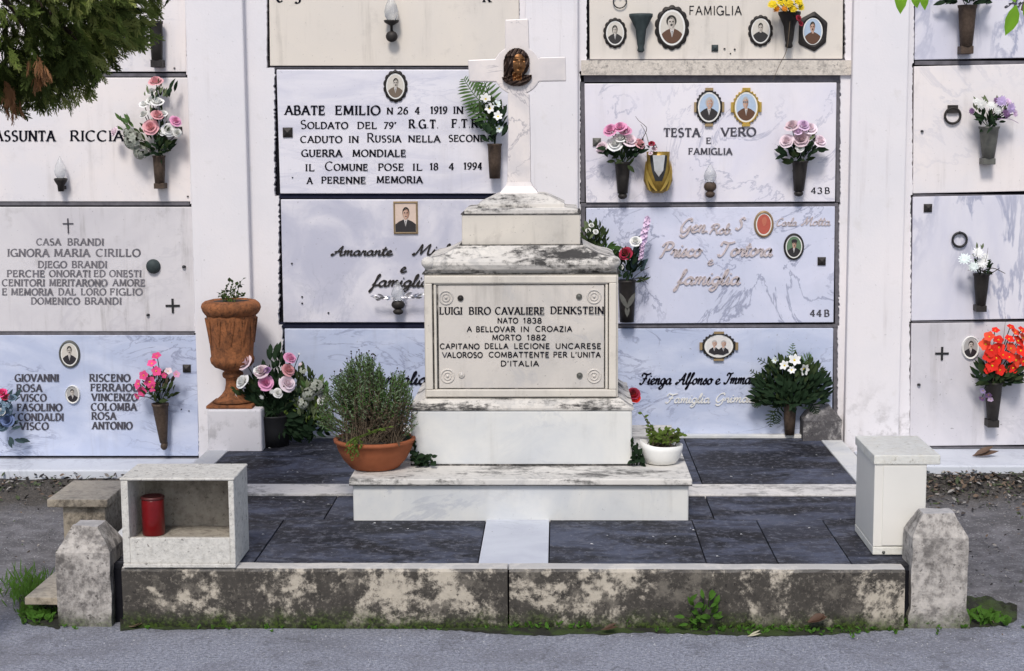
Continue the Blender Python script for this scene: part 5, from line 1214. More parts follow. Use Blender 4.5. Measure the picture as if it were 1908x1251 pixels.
# stool-like stone pedestal
Ysl = -8+6.3; sx0, sx1 = W(87, 935, Ysl).x, W(200, 935, Ysl).x; sz1 = W(140, 931, Ysl).z; sz0 = W(140, 946, Ysl).z
t = thing("stone_pedestal", "low brown stone pedestal with overhanging top behind the left post", "pedestal", ((sx0+sx1)/2, Ysl+.17, 0))
mb = MB(); mb.box(sx0, sx1, Ysl, Ysl+.36, sz0, sz1); mb.build("top", M['stool'], t, bevel=.005)
mb = MB(); a, b = W(117, 960, Ysl+.03).x, W(196, 960, Ysl+.03).x; mb.box(a, b, Ysl+.03, Ysl+.33, 0, sz0); mb.build("shaft", M['stool'], t, bevel=.005)
p0 = G(46, 1115, .085); p1 = G(98, 1064, .085); mb = MB(); mb.box(p0.x, p0.x+.27, p0.y, p1.y, .058, .088); roughen(mb, .004, 9, 9)
o = mb.build("stone_slab", M['stool'], loc=(p0.x+.13, p0.y, .05), bevel=.004); tag(o, "thin broken stone slab sticking out left of the short post", "stone slab")
mb = MB(); mb.box(p0.x+.12, p0.x+.26, p0.y+.03, p1.y-.03, -.02, .058); roughen(mb, .01, 9, 2); o = mb.build("stone_block", M['stool'], loc=(p0.x+.18, p0.y+.1, 0), bevel=.004); tag(o, "rough stone block under the thin broken slab", "stone block")
# cream cabinet
Yca = G(1676, 1033.5, ZF+.003).y; ca0, ca1 = W(1628, 950, Yca).x, W(1725, 950, Yca).x; cz0 = ZF+.002; czl = W(1676, 866, Yca).z; czt = W(1676, 848, Yca).z; dC = .35
t = thing("cabinet", "cream painted box cabinet with overhanging lid at the right corner", "cabinet", ((ca0+ca1)/2, Yca+dC/2, cz0))
mb = MB(); mb.box(ca0, ca1, Yca, Yca+dC, cz0+.03, czl); mb.build("body", M['cream2'], t, bevel=.003)
mb = MB(); mb.box(ca0-.001, ca1+.002, Yca-.003, Yca+dC+.002, cz0, cz0+.029); mb.build("plinth", M['cream'], t, bevel=.003)
mb = MB(); mb.box(ca0-.004, W(1752, 857, Yca).x, Yca-.006, Yca+dC+.02, czl+.0005, czt); mb.build("lid", M['cream'], t, bevel=.004)
sx = W(1643.5, 950, Yca).x; mb = MB(); mb.box(sx+.001, ca1-.003, Yca-.004, Yca-.0002, cz0+.036, czl-.004); mb.build("door", M['cream2'], t, bevel=.0015)
c = W(1646, 1029, Yca); mb = MB(); mb.ball((c.x, Yca-.004, c.z), .006, .005, .006); mb.build("screw", M['pewter'], t)
# ------------------------------------------------------------------ urn on its plaster block
Yu = -.24; ku = mpp(Yu)
zb_ = W(434, 760, Yu-.08).z; c = W(434, 700, Yu)
mb = MB(); mb.box(W(386, 780, -.36).x, W(487, 780, -.36).x, -.36, YP-.002, -.02, zb_); o = mb.build("plaster_block", M['plaster'], loc=(c.x, -.2, 0), bevel=.012); tag(o, "white plastered block carrying the terracotta urn", "block")
t = thing("terracotta_urn", "tall terracotta urn with scalloped rim and leaf relief", "urn", (c.x, Yu, zb_))
Zr = lambda y: W(434, y, Yu).z-zb_
mb = MB(); hb = 44*ku; mb.frust(c.x-hb, c.x+hb, Yu-hb, Yu+hb, zb_, c.x-hb*.98, c.x+hb*.98, Yu-hb*.98, Yu+hb*.98, zb_+.016); mb.build("base", M['terra'], t, bevel=.004)
UP = [(40, 747), (30, 742), (22, 735), (16, 726), (13.5, 714), (14, 706), (19, 702), (20, 698), (19, 694), (15, 691.5), (22, 688), (33, 683), (40, 675), (41.5, 668), (39.5, 663), (40, 650), (43, 620), (46.5, 590), (46, 586)]
pr = [(r_, Zr(y_)) for r_, y_ in UP]
def urn_r(y):
    for (a, b), (d, e) in zip(UP, UP[1:]):
        if e <= y <= b: return a+(d-a)*(b-y)/(b-e)
    return 46
mb = MB(); mb.lathe([(r*ku, z) for r, z in pr], (c.x, Yu, zb_), 66, 1, 0, True, lambda a, z: 1+(.05*abs(math.cos(5.5*a))-.035 if Zr(662) < z < Zr(592) else (.03*math.cos(14*a) if Zr(686) < z < Zr(664) else 0)))
mb.build("body", M['terra'], t)
pr = [(45, Zr(588)), (50, Zr(584)), (54, Zr(578)), (56, Zr(572)), (54, Zr(566)), (48, Zr(561)), (40, Zr(559)), (36, Zr(563))]
mb = MB(); mb.lathe([(r*ku, z) for r, z in pr], (c.x, Yu, zb_), 48, 1, 0, True, lambda a, z: 1+.022*math.cos(12*a)); mb.build("rim", M['terra'], t)
mb = MB()
for i in range(11):                       # acanthus leaves in relief
    a0 = 2*math.pi*i/11
    for s_ in (-1, 0, 1):
        n = 7; vs = []
        for j in range(n):
            f = j/(n-1); y = 640-48*f; r = (urn_r(y)*1.004+.5+1.2*f)*ku; w2 = .075*math.sin(math.pi*(.1+.8*f)); an = a0+math.pi/11+s_*.17*f**1.5
            for e in (-1, 0, 1): vs.append((c.x+(r+(.0 if e else .004))*math.cos(an+e*w2), Yu+(r+(.0 if e else .004))*math.sin(an+e*w2), zb_+Zr(y)))
        mb.add(vs, [(3*j+e, 3*j+e+1, 3*j+e+4, 3*j+e+3) for j in range(n-1) for e in (0, 1)], 0, True)
mb.build("leaf_relief", M['terra'], t)
mb = MB(); mb.lathe([(36*ku, Zr(566)), (36*ku, Zr(562)), (1e-4, Zr(561))], (c.x, Yu, zb_), 20); mb.build("soil", M['soil'], t)
# plant generator: stems with leaves
def plant(name, label, cat, base, stems, mt, smt, Lm, group=None, broad=.45, per=7, stem_r=.0016):
    t = thing(name, label, cat, base, group); sm = MB(); lm = MB(); base = Vector(base)
    for tip, k_ in stems:
        tip = Vector(tip); st = base+Vector((random.uniform(-1,1)*k_, random.uniform(-1,1)*k_, 0)); mid = st.lerp(tip, .55)+Vector((random.gauss(0,.006), random.gauss(0,.006), .008))
        P = [Vector(q) for q in smoothc([tuple(st), tuple(mid), tuple(tip)], 4)] if False else [st, st.lerp(mid, .5), mid, mid.lerp(tip, .5), tip]
        sm.tube(P, [stem_r*1.2, stem_r*1.1, stem_r, stem_r*.8, stem_r*.5], 4)
        for i in range(per):
            f = .25+.75*(i+random.random())/per; j = min(3, int(f*4)); a = P[j].lerp(P[j+1], f*4-j); d = (P[j+1]-P[j]).normalized()+Vector((random.gauss(0,.8), random.gauss(0,.8), random.gauss(.1,.5)))
            l = Lm*random.uniform(.6, 1.2); lm.leaf(a, d, l, l*broad*random.uniform(.8,1.2), 0, (random.gauss(0,.4), -.8, .6))
    sm.build("stem", LEAF[smt], t); lm.build("foliage", LEAF[mt], t); return t
plant("urn_plant", "small clover like plant growing in the terracotta urn", "plant", (c.x, Yu, zb_+Zr(562)), [(W(434+x, y, Yu-.02+random.uniform(-.03,.03)), .04) for x, y in [(-30,545),(-26,552),(-22,540),(-8,530),(-4,522),(0,527),(6,532),(14,524),(18,530),(20,520),(24,545),(10,545),(-14,548),(2,540),(22,552),(-20,551)]], 'dk2', 'ol', .018, per=4, broad=.8)
# ------------------------------------------------------------------ floor bouquet and pots at the wall
Yf = -.22; kf = mpp(Yf); zfl = ZF+.001; c = W(512, 815, Yf)
t = thing("flower_pot", "black flower pot on the slate floor under pink roses", "pot", (c.x, Yf, zfl)); mb = MB(); Hh = W(512, 772, Yf).z-zfl
mb.lathe([(26*kf, 0), (30*kf, Hh*.5), (34*kf, Hh*.95), (36*kf, Hh), (30*kf, Hh), (28*kf, Hh*.85)], (c.x, Yf, zfl), 22); mb.build("body", M['iron'], t)
bouquet("pale pink and white roses in the black floor pot", (512, 775), Yf, [
 ('rose','palepink',457,676,15), ('rose','white',452,712,15), ('rose','palepink',487,693,14), ('rose','rosy',495,714,14), ('rose','rosy',540,668,12), ('rose','pink',537,690,13), ('rose','palepink',535,715,15), ('rose','white',517,733,9), ('rose','white',480,690,8), ('daisy','white',440,738,6), ('daisy','white',488,740,6), ('daisy','white',506,730,6), ('rose','purple',498,690,7), ('mum','white',557,660,3)],
 [(505, 735, 40, 28, 130, 24, 'dk'), (512, 705, 34, 26, 90, 20, 'dk'), (510, 780, 42, 30, 190, 26, 'dk'), (512, 745, 46, 26, 120, 22, 'dk'), (515, 668, 14, 12, 14, 26, 'dk'), (548, 790, 26, 20, 90, 24, 'dk'), (480, 770, 24, 26, 70, 22, 'dk'), (465, 735, 26, 28, 34, 26, 'dk2'), (440, 742, 8, 16, 14, 16, 'gr'), (520, 760, 18, 14, 5, 36, 'gr'), (498, 800, 12, 8, 4, 40, 'blue')],
 sprays=[([(462, 785), (458, 800), (455, 828)], .006, 'dkbr')], group=None, fwd=.05)
bouquet("grey green and cream faded bunch between the roses and the bowl shrub", (580, 800), Yf, [
 ('ball','grey',590,722,16), ('ball','grey',575,735,14), ('rose','white',601,738,9), ('ball','grey',565,752,12), ('mum','grey',565,692,10), ('mum','palepink',560,680,6), ('rose','white',598,748,7)],
 [(580, 745, 32, 34, 80, 24, 'gr'), (572, 765, 34, 30, 110, 16, 'ol'), (580, 790, 34, 20, 120, 24, 'dk'), (592, 760, 26, 30, 90, 14, 'gr'), (565, 705, 20, 16, 26, 22, 'dk2'), (588, 735, 26, 26, 30, 24, 'fern')], group=None)
# terracotta bowl with grey leaved shrub
Yb_ = G(700, 873, ZS).y+.02; kb = mpp(Yb_); c = W(699, 870, Yb_); zb_ = ZS+.0005; HB_ = W(699, 815, Yb_).z-zb_
t = thing("terracotta_bowl", "wide terracotta bowl on the left corner of the monument step", "bowl", (c.x, Yb_, zb_))
mb = MB(); mb.lathe([(38*kb, 0), (46*kb, HB_*.03), (60*kb, HB_*.3), (70*kb, HB_*.62), (74*kb, HB_*.85), (77.5*kb, HB_*.88), (78*kb, HB_*.97), (75*kb, HB_), (71*kb, HB_), (69*kb, HB_*.85)], (c.x, Yb_, zb_), 44); mb.build("body", M['terra2'], t)
mb = MB(); mb.lathe([(69*kb, HB_*.8), (70*kb, HB_*.93), (40*kb, HB_*1.0), (1e-4, HB_*1.02)], (c.x, Yb_, zb_), 30); mb.build("soil", M['soil'], t)
t = thing("bowl_shrub", "bushy grey green shrub with bare lower twigs filling the terracotta bowl", "shrub", (c.x, Yb_, zb_+HB_))
sm = MB(); dm = MB(); lm = MB(); lm2 = MB(); hm = MB(); base = Vector((c.x, Yb_, zb_+HB_*.95))
def shrub_outline(x):      # top of the crown in photo rows for a column
    pts = [(585, 790), (590, 770), (600, 738), (620, 708), (642, 688), (660, 664), (676, 658), (698, 664), (708, 684), (716, 706), (730, 700), (748, 696), (764, 708), (772, 735), (777, 770)]
    for (a, b), (c2, d) in zip(pts, pts[1:]):
        if a <= x <= c2: return b+(d-b)*(x-a)/(c2-a)
    return 770
for i in range(340):
    x = random.gauss(684, 46) if i % 3 == 0 else random.uniform(592, 776); x = min(776, max(590, x)); yt = shrub_outline(x)+abs(random.gauss(0, 26))-random.choice((0, 0, 0, 9)); dy = random.uniform(-.13, .10)
    tip = W(x, min(yt, 790), Yb_+dy); st = base+Vector((random.uniform(-.12,.12), random.uniform(-.12,.10), 0)); st.x = st.x*.6+tip.x*.4 if abs(tip.x-base.x) < .15 else st.x
    mid = st.lerp(tip, .5)+Vector((random.gauss(0,.012), random.gauss(0,.012), -.01 if abs(x-660) > 60 else .01))
    P = [st, st.lerp(mid, .5), mid, mid.lerp(tip, .5), tip]; sm.tube(P, [.0022, .002, .0017, .0013, .0008], 4)
    for j in range(34):
        f = .34+.66*(j+random.random())/34; q_ = min(3, int(f*4)); a = P[q_].lerp(P[q_+1], f*4-q_); d = (P[q_+1]-P[q_]).normalized()*.8+Vector((random.gauss(0,.7), random.gauss(0,.7), random.gauss(0,.5)))
        (lm if random.random() < .55 else lm2).leaf(a, d, random.uniform(.010, .021), random.uniform(.0025, .0045), 0, None, 0, 0)
    if random.random() < .22:
        up = tip+Vector((random.gauss(0,.006), 0, random.uniform(.008,.03))); hm.tube([tip, up], .0008, 3); hm.ball(up, .0035, .0035, .0035, 0, 6, 4)
for i in range(120):       # bare grey twigs
    x = random.uniform(650, 770); tip = W(x, random.uniform(745, 795), Yb_-random.uniform(.02, .15)); st = base+Vector((random.uniform(-.05,.13), random.uniform(-.14,.0), -.005))
    P = [st, st.lerp(tip, .5)+Vector((random.gauss(0,.01), random.gauss(0,.01), random.gauss(0,.01))), tip]; dm.tube(P, [.0016, .0012, .0007], 4)
    for j in range(6): a = P[1].lerp(P[2], random.random()); dm.leaf(a, (random.gauss(0,1), random.gauss(0,1), random.gauss(.4,.8)), random.uniform(.01,.02), .004, 0, None, 0, 0)
sm.build("stem", LEAF['br'], t); dm.build("bare_twig", LEAF['br'], t)
lm.build("foliage", plain('shrub_leaf', (.060, .13, .030), .75, var=.45, trans=.15, spec=.15), t); lm2.build("grey_foliage", plain("grey_shrub_leaf", (.16, .22, .13), .75, var=.4, trans=.1, spec=.15), t); hm.build("seed_head", LEAF['dkbr'], t)
plant("trailing_weed", "pale weed trailing over the front of the terracotta bowl", "plant", W(668, 815, Yb_-.17), [(W(x, y, Yb_-.19), .012) for x, y in [(655,850),(660,840),(668,852),(650,845),(664,830),(672,835),(715,800),(730,795),(658,858),(645,838)]], 'ol', 'ol', .016, per=7)
plant("ivy", "dark ivy sprig in front of the plinth, right of the terracotta bowl", "ivy", G(778, 868, ZS), [(W(x, y, Yp-.05), .02) for x, y in [(772,838),(778,850),(785,855),(800,848),(806,852),(795,858),(770,825),(808,862),(790,862),(765,815),(774,862),(766,845)]], 'dk', 'dk2', .028, per=4, broad=.8)
plant("ivy", "dark ivy sprig left of the white bowl on the monument step", "ivy", G(1190, 866, ZS), [(W(x, y, Yp-.02), .02) for x, y in [(1178,822),(1175,830),(1184,838),(1190,845),(1182,852),(1196,852),(1188,828),(1194,862),(1200,866),(1180,860)]], 'dk', 'dk2', .03, per=4, broad=.7)
# white bowl with plant
Yw = G(1232, 868, ZS).y+.04; kw = mpp(Yw); c = W(1232, 870, Yw); Hw = W(1232, 826, Yw).z-ZS
t = thing("white_bowl", "white ceramic boat shaped bowl on the right end of the monument step", "bowl", (c.x, Yw, ZS+.0005))
mb = MB(); mb.lathe([(20*kw, 0), (28*kw, Hw*.06), (36*kw, Hw*.35), (40*kw, Hw*.7), (41*kw, Hw*.95), (39*kw, Hw*.96), (36*kw, Hw*.75), (20*kw, Hw*.6)], (c.x, Yw, ZS+.0005), 36, .85)
def lift(v):
    x, y, z = v; f = (z-ZS)/Hw
    if f > .5: z += Hw*.16*(f-.5)*2*(abs((x-c.x)/(40*kw))**2)*(1.35 if x < c.x else -.15)
    return (x, y, z)
mb.v = [lift(v) for v in mb.v]; mb.build("body", M['whitebowl'], t)
mb = MB(); mb.lathe([(36*kw, Hw*.70), (30*kw, Hw*.82), (1e-4, Hw*.86)], (c.x, Yw, ZS+.0005), 20, .85); mb.build("soil", M['soil'], t)
t2 = plant("bowl_plant", "small olive green succulent plant in the white bowl", "plant", (c.x, Yw, ZS+Hw*.8), [(W(1205+random.random()*68, 800+random.random()*26, Yw+random.uniform(-.09,.05)), .06) for i in range(46)]+[(W(x, y, Yw), .02) for x, y in ((1200,775),(1196,770),(1212,795))], 'ol', 'br', .021, per=7, broad=.6)
# ------------------------------------------------------------------ weeds, moss and litter
from mathutils import noise as mn
def mosspatch(pts, label, hmax=.022, den=60):
    mb = MB(); n = len(pts)
    nx, ny = 160, 10; x0, x1 = pts[0][0], pts[-1][0]
    vs = []
    for j in range(ny+1):
        for i in range(nx+1):
            x = x0+(x1-x0)*i/nx
            for (a, b, c2), (d, e, f) in zip(pts, pts[1:]):
                if a <= x <= d: u = (x-a)/(d-a); yb = b+(e-b)*u; yf = c2+(f-c2)*u; break
            ed = mn.noise(Vector((x*.02, 3.1, 0)))*6+mn.noise(Vector((x*.09, 5.1, 0)))*3
            p = G(x, yb+(yf+ed-yb)*(j/ny), 0); q_ = math.sin(math.pi*min(1, .5+.5*(j/ny)))
            h = hmax*q_*(.45+.75*abs(mn.noise(p*14))+.4*mn.noise(p*45)); vs.append((p.x, p.y, max(-.003, h)+.0015))
    mb.add(vs, [(j*(nx+1)+i, (j+1)*(nx+1)+i, (j+1)*(nx+1)+i+1, j*(nx+1)+i+1) for j in range(ny) for i in range(nx)], 0, True)
    o = mb.build("moss", M['mossground']); tag(o, label, "moss", kind="stuff")
def mossmat():
    t = NT("moss_soil_shadow"); v = t.coords(False); n = t.noise(v, 9, 6, .65); f = t.noise(v, 90, 4, .7)
    col = t.mix(t.ss(n, .42, .60), (.018, .016, .012, 1), (.045, .075, .012, 1)); col = t.mix(t.math('MULTIPLY', f, .5), col, (.012, .018, .006, 1))  # dark soil tone also paints the shadow line under the kerb
    t.set(t.b, "Base Color", col); t.b.inputs["Roughness"].default_value = .95; t.bump(f, .9, .01); return t.m
M['mossground'] = mossmat()
mosspatch([(224, 1150, 1174), (320, 1150, 1174), (480, 1150, 1170), (700, 1150, 1168), (840, 1150, 1176), (1000, 1150, 1186), (1200, 1150, 1180), (1400, 1150, 1186), (1560, 1150, 1184), (1695, 1150, 1170)], "mossy soil and dark shadow line along the foot of the front kerb")
mosspatch([(36, 1118, 1150), (60, 1110, 1168), (112, 1105, 1172)], "mossy soil under the broken slab left of the short post")
mosspatch([(1796, 1120, 1172), (1840, 1118, 1170), (1895, 1135, 1156)], "mossy soil right of the tall post")
def weeds(label, area, n, L, mt, tall=0, zf=0.0):
    mb = MB()
    for i in range(n):
        x = random.gauss(area[0], area[2]); y = random.gauss(area[1], area[3]); p = G(x, y, zf)
        for j in range(random.randint(3, 6)):
            a = random.uniform(0, 6.28); l = L*random.uniform(.5, 1.3)
            mb.leaf(p+Vector((0, 0, random.uniform(0, tall))), (math.cos(a), math.sin(a), random.uniform(.4, 1.4)), l, l*random.uniform(.35, .6))
    o = mb.build("weeds", LEAF[mt]); tag(o, label, "weeds", kind="stuff")
weeds("small round leaved weeds along the left stretch of kerb", (350, 1160, 60, 4), 130, .018, 'weed', .02)
weeds("low green weeds along the middle of the kerb foot", (1080, 1166, 60, 6), 130, .018, 'weed', .03)
weeds("clover and weeds along the right stretch of kerb", (1460, 1172, 120, 6), 190, .015, 'weed', .015)
weeds("small weeds beside the tall post", (1640, 1166, 30, 4), 70, .018, 'weed', .02)
weeds('sparse low weeds along the whole kerb foot', (1000, 1168, 420, 4), 170, .013, 'weed', .01)
weeds("weeds at the foot of the broken slab", (70, 1150, 20, 8), 50, .026, 'weed', .02)
weeds("grassy tuft right of the tall post", (1835, 1160, 22, 5), 36, .028, 'weed', .03)
weeds("scattered low weeds in the joint of the kerb", (850, 1166, 60, 3), 30, .016, 'ol', .015)
mb = MB()
for i in range(300):
    p = G(random.gauss(52, 22), random.gauss(1105, 14), 0); mb.leaf(p, (random.gauss(0,.5), random.gauss(0,.4), 1), random.uniform(.03, .10)*(1.3 if abs(p.x+1.93) < .04 else .8), .005, 0, None, 0, .15)
o = mb.build("grass", LEAF['weed']); tag(o, "feathery grass growing left of the broken stone slab", "grass", kind="stuff")
plant("weed_plant", "broad leaved weed growing at the kerb foot on the right", "weed", G(1308, 1166, 0), [(W(x, y, YK-.05), .015) for x, y in [(1312,1112),(1318,1128),(1340,1132),(1338,1150),(1285,1120),(1275,1150),(1295,1145),(1322,1108),(1300,1155),(1330,1145),(1280,1165),(1345,1118)]], 'weed', 'weed', .045, per=3, broad=.45)
def litter(label, n, fn, cols, nm="leaf_litter", L=(.012, .04)):
    mb = MB()
    for i in range(n):
        p = fn(); a = random.uniform(0, 6.28); l = random.uniform(*L); mb.leaf(p+Vector((0, 0, bank_z(p.x, p.y)+random.uniform(.004, .022))), (math.cos(a), math.sin(a), random.gauss(0,.35)), l, l*random.uniform(.3,.6), random.randrange(len(cols)), (random.gauss(0,.5), random.gauss(0,.5), 1), .3, random.uniform(-.3,.4))
    o = mb.build(nm, cols); tag(o, label, "litter", kind="stuff")
LT = [plain("litter_"+n_, c_, .8, var=.5) for n_, c_ in (('dark', (.05,.04,.035)), ('brown', (.16,.11,.075)), ('grey', (.30,.28,.26)), ('green', (.05,.07,.025)), ('black', (.02,.018,.018)))]
litter("dead leaves heaped along the ledge on the right", 1500, lambda: Vector((random.uniform(1.62, 2.9), FR-.01-abs(random.gauss(0,.20)), 0)), LT)
litter("dead leaves and grit along the ledge on the left", 700, lambda: Vector((random.uniform(-3.0, -1.6), FL-.01-abs(random.gauss(0,.17)), 0)), LT)
litter("leaf fragments scattered on the right hand ground", 420, lambda: Vector((random.uniform(1.55, 2.8), random.uniform(-2.6, -.5), 0)), LT, L=(.008, .022))
litter("leaf fragments scattered on the left hand ground", 260, lambda: Vector((random.uniform(-2.6, -1.75), random.uniform(-2.4, -.5), 0)), LT, L=(.008, .02))
def gravel(label, n, fn):
    mb = MB()
    for i in range(n):
        p = fn(); r = random.uniform(.0012, .0032); a, b = random.uniform(.6,1.4), random.uniform(.5,.9)
        z0 = bank_z(p.x, p.y) if p.y > -2.4 else 0
        vs = [(p.x+r*a*math.cos(q)*random.uniform(.7,1.2), p.y+r*math.sin(q), z0) for q in (0,1.2,2.5,3.8,5)]+[(p.x, p.y, z0+r*b)]
        mb.add(vs, [(i_, (i_+1) % 5, 5) for i_ in range(5)], random.randrange(2))
    o = mb.build("gravel", [plain("pale_grit", (.55,.55,.56), .8), plain("mid_grit", (.26,.26,.28), .8)]); tag(o, label, "gravel", kind="stuff")
gravel("loose pale grit on the path in front of the kerb", 420, lambda: G(random.uniform(-20, 1920), 1180+abs(random.gauss(0, 26)), 0))
gravel("loose grit on the ground beside the platform", 500, lambda: Vector((random.choice([random.uniform(-2.6,-1.8), random.uniform(1.6,2.7)]), random.uniform(-2.5,-.4), 0)))
def deadleaf(label, p, d, L, w, mat):
    mb = MB(); mb.leaf(p, d, L, w, 0, (.1, -.3, 1), .5, -.25); mb.leaf(Vector(p)+Vector((.01,.004,.004)), (d[0], d[1]*.5+.2, .25), L*.8, w*.7, 0, (0,-.6,1), .5, -.2)
    o = mb.build("fallen_leaf", mat, loc=tuple(p)); tag(o, label, "leaf")
RB = plain("rust_leaf", (.065, .03, .015), .7, var=.4); TB = plain("tan_leaf", (.13, .09, .055), .7, var=.4)
deadleaf("curled brown leaf lying on the right hand ledge", W(1812, 850, FR*.5), (1, .1, -.05), .13, .05, plain("brown_leaf", (.11, .065, .042), .7, var=.4))
deadleaf("rust brown dead leaf leaning against the right stretch of kerb", W(1505, 1160, YK-.035), (1, .1, .05), .07, .045, RB)
deadleaf("tan dead leaf at the kerb foot near the middle", W(1120, 1174, YK-.05), (1, -.1, .02), .06, .02, RB)
deadleaf("pale curled leaf at the edge of the path", G(1392, 1186, .004), (1, .05, .0), .05, .011, plain("pale_leaf", (.45, .42, .30), .7))
deadleaf("pale chip of leaf near the kerb joint", G(838, 1168, .004), (1, .05, .1), .05, .02, plain("pale_leaf", (.45, .42, .30), .7))
deadleaf("tan leaf scrap between the short post and the kerb", G(240, 1168, .006), (1, .05, .02), .05, .035, TB)
# ------------------------------------------------------------------ cypress at the upper left
def mesh_instances(name, tv, tf, mats4, matidx, materials, parent):
    tv = np.array(tv); n = len(tv); V = []; Fc = []; MI = []
    for i, (Mx, mi) in enumerate(zip(mats4, matidx)):
        V.append(tv @ Mx[:3, :3].T+Mx[:3, 3]); Fc += [tuple(a+i*n for a in f) for f in tf]; MI += [mi]*len(tf)
    V = np.concatenate(V); me = bpy.data.meshes.new(name); o3 = np.array(WL[parent.name])
    me.from_pydata((V-o3).tolist(), [], Fc)
    for m in materials: me.materials.append(m)
    me.polygons.foreach_set("material_index", MI); me.update()
    o = bpy.data.objects.new(name, me); COL.objects.link(o); o.parent = parent; return o
def spray_template(seed):
    r = random.Random(seed); vs = []; fs = []
    def blade(x, y, ang, L, w, z=0):
        d = (math.cos(ang), math.sin(ang)); nn = (-d[1], d[0]); o = len(vs)
        vs.extend([(x-nn[0]*w*.4, y-nn[1]*w*.4, z), (x+nn[0]*w*.4, y+nn[1]*w*.4, z), (x+d[0]*L*.6+nn[0]*w*.6, y+d[1]*L*.6+nn[1]*w*.6, z+.03*L), (x+d[0]*L, y+d[1]*L, z-.06*L), (x+d[0]*L*.6-nn[0]*w*.6, y+d[1]*L*.6-nn[1]*w*.6, z+.03*L)])
        fs.append((o, o+1, o+2, o+3, o+4))
    blade(0, 0, math.pi/2, 1.0, .05)
    for i in range(7):
        y = .12+.12*i
        for s_ in (-1, 1):
            a = math.pi/2-s_*r.uniform(.5, .85); L = (.48-.045*i)*r.uniform(.8, 1.15); z = r.uniform(-.06,.06)
            blade(0, y, a, L, .055, z)
            for j in range(3): q = .3+.25*j; blade(math.cos(a)*L*q, y+math.sin(a)*L*q, a+r.choice((-1, 1))*r.uniform(.45,.8), L*.36, .045, z+r.uniform(-.03,.03))
    return vs, fs
YT_ = -2.9; kt = mpp(YT_)
cc = W(-5, -110, YT_); rx, rz = 312*kt, 318*kt; ry = rx
bx = W(-150, 1000, YT_).x
tree = thing("cypress_tree", "clipped cypress tree with dense green crown and some dried sprays", "tree", (bx, YT_, 0))
mb = MB(); mb.tube([(bx, YT_, -.05), (bx+.01, YT_+.02, .6), (bx-.02, YT_+.03, 1.2), (bx+.03, YT_, 1.6), (cc.x-.14, YT_, cc.z-.25), (cc.x-.05, YT_, cc.z+.1), (cc.x, YT_, cc.z+.45)], [.075, .06, .055, .05, .045, .035, .015], 10)
for i in range(60):
    a = random.uniform(0, 6.28); z0 = random.uniform(-.3, .4); d = Vector((math.cos(a), math.sin(a), random.uniform(-.7,.8))).normalized(); s_ = Vector((cc.x-.05, YT_, cc.z+z0*.6)); mb.tube([s_, s_+Vector((d.x*rx*.45, d.y*ry*.45, d.z*rz*.4)), s_+Vector((d.x*rx*.8, d.y*ry*.8, d.z*rz*.75-.03))], [.012, .008, .003], 5)
mb.build("trunk", plain("cypress_bark", (.11, .07, .05), .9, var=.5, scale=30), tree)
tv, tf = spray_template(5)
mats4, mi = [], []; dry, dmi = [], []
for i in range(8500):
    d = Vector(np.random.normal(size=3)).normalized()
    lump = 1+.13*mn.noise(d*2.6)+.10*mn.noise(d*6)
    r = random.uniform(.62, 1.0)**.6*lump
    p = Vector((cc.x+d.x*rx*r, YT_+d.y*ry*r, cc.z+d.z*rz*r))
    if mn.noise(p*7) < -.30 and r > .75: continue
    ax = (d+Vector((random.gauss(0,.5), random.gauss(0,.5), random.gauss(-.25,.45)))).normalized()
    nrm = ax.cross(Vector(np.random.normal(size=3))).normalized(); s_ = random.uniform(.040, .088)
    sd = ax.cross(nrm)
    Mx = np.eye(4); Mx[:3, 0] = np.array(sd)*s_*.75; Mx[:3, 1] = np.array(ax)*s_; Mx[:3, 2] = np.array(nrm)*s_; Mx[:3, 3] = np.array(p-ax*s_*.6)
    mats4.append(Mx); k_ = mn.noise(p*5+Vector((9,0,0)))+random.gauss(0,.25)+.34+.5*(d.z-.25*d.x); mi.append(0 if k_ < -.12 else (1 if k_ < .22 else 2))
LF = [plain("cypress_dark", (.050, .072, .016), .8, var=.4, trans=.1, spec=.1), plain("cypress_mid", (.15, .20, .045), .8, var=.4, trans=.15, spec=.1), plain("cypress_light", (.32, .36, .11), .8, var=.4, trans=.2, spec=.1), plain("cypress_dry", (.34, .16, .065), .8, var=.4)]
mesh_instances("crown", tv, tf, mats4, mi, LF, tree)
for (x, y, n, sp) in ((66, 112, 14, 8), (76, 136, 12, 8), (20, 168, 16, 8), (26, 190, 9, 6)):
    for i in range(n):
        p = W(x+random.gauss(0, sp), y+random.gauss(0, sp), YT_-rx*random.uniform(.55, .80)*math.sqrt(max(.05, 1-((x+5)/312)**2-((y+110)/318)**2))-.02)
        ax = Vector((random.gauss(.15,.25), random.gauss(-.2,.3), -1)).normalized(); nrm = ax.cross(Vector(np.random.normal(size=3))).normalized(); s_ = random.uniform(.035,.065); sd = ax.cross(nrm)
        Mx = np.eye(4); Mx[:3, 0] = np.array(sd)*s_*.6; Mx[:3, 1] = np.array(ax)*s_; Mx[:3, 2] = np.array(nrm)*s_; Mx[:3, 3] = np.array(p); dry.append(Mx); dmi.append(0)
mesh_instances("dry_foliage", tv, tf, dry, dmi, [LF[3]], tree)
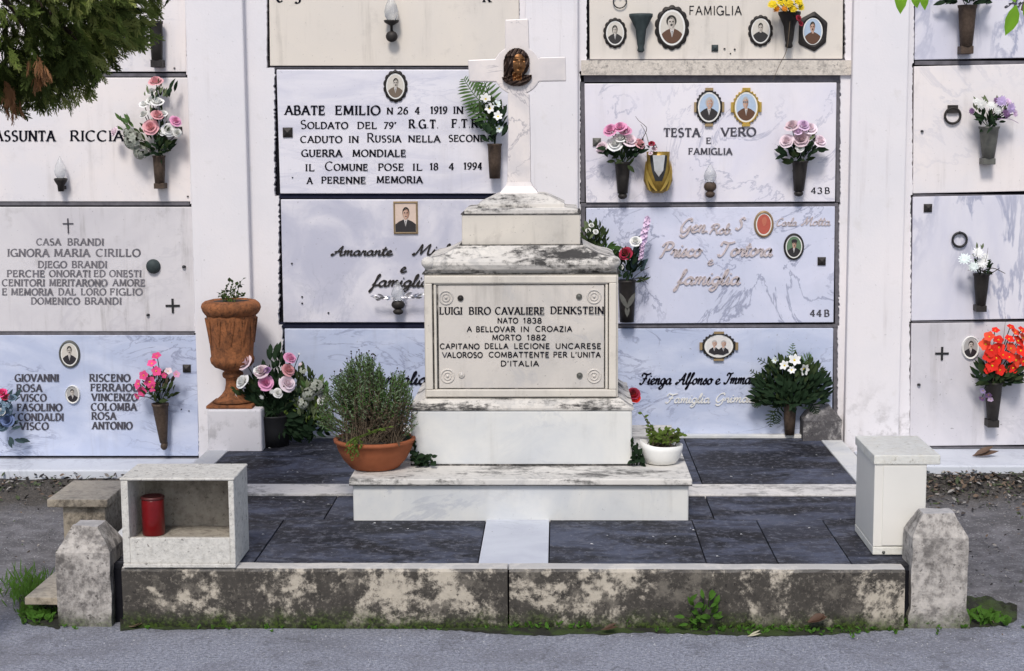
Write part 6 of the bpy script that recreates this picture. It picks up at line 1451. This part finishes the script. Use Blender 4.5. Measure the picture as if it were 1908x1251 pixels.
# ------------------------------------------------------------------ leafy branch at the upper right
YR_ = -3.6
def br(px, py, dy=0): return W(px, py, YR_+dy)
tb = Vector((W(2240, 600, YR_).x, YR_, 0))
tree2 = thing("leafy_tree", "broad leaved tree whose lime green leaf tips hang into the top right", "tree", tb)
top = br(2150, -300); mb = MB(); mb.tube([tb, tb+Vector((.02, .03, .9)), tb.lerp(top, .75)+Vector((.12, 0, .5)), top], [.07, .06, .05, .04], 9)
tw = [[top, br(1980, -260), br(1840, -170), br(1720, -60), br(1690, -18)], [br(1800, -140), br(1745, -70), br(1715, -22)], [br(1980, -260), br(1960, -120), br(1925, -30), br(1905, 20)], [br(1940, -80), br(1890, -40), br(1880, -10)]]
for q_ in tw: mb.tube(q_, [.012-.002*i for i in range(len(q_))], 6)
mb.build("trunk", plain("branch_bark", (.12, .09, .06), .9), tree2)
lm = MB(); kR = mpp(YR_)
for x, y, dx, dy, L, w_ in ((1675, -28, .15, -1, 52, 26), (1700, -18, .4, -1, 34, 20), (1716, -24, .25, -1, 42, 20), (1893, 10, -.25, -1, 56, 26), (1912, -2, .2, -1, 50, 26), (1760, -60, 0, -1, 45, 22), (1880, -22, .5, -.8, 30, 18)):
    lm.leaf(br(x, y, random.uniform(-.03,.03)), (dx, random.uniform(-.2,.1), dy), L*kR, w_*kR, 0, (.2, -1, .3), .3, .15)
for i in range(260):
    x = random.uniform(1650, 2350); y = random.uniform(-420, -70); lm.leaf(br(x, y, random.uniform(-.35,.35)), (random.gauss(0,.6), random.gauss(0,.5), -1), 48*kR, 24*kR, 0, None, .3, .15)
lm.build("foliage", LEAF['lime'], tree2)
# ------------------------------------------------------------------ light
w = bpy.data.worlds.new("World"); scene.world = w; w.use_nodes = True
nt = w.node_tree; sky = nt.nodes.new("ShaderNodeTexSky"); sky.sky_type = 'NISHITA'; sky.sun_disc = False
EL, AZ = math.radians(48), math.radians(188)
sky.sun_elevation = EL; sky.sun_rotation = AZ; sky.air_density = 1.0; sky.dust_density = 2.0; sky.ozone_density = 1.5
bg = nt.nodes["Background"]; nt.links.new(sky.outputs[0], bg.inputs[0]); bg.inputs[1].default_value = .10
sd = bpy.data.lights.new("sun", 'SUN'); so = bpy.data.objects.new("sun", sd); COL.objects.link(so)
sd.energy = 1.9; sd.angle = math.radians(13); sd.color = (1.0, .95, .88)
dirv = Vector((math.sin(AZ)*math.cos(EL), math.cos(AZ)*math.cos(EL), math.sin(EL)))
so.rotation_mode = 'QUATERNION'; so.rotation_quaternion = dirv.to_track_quat('Z', 'Y')
vs_ = scene.view_settings; vs_.view_transform = 'Standard'; vs_.look = 'None'; vs_.gamma = 1; vs_.exposure = 0.40
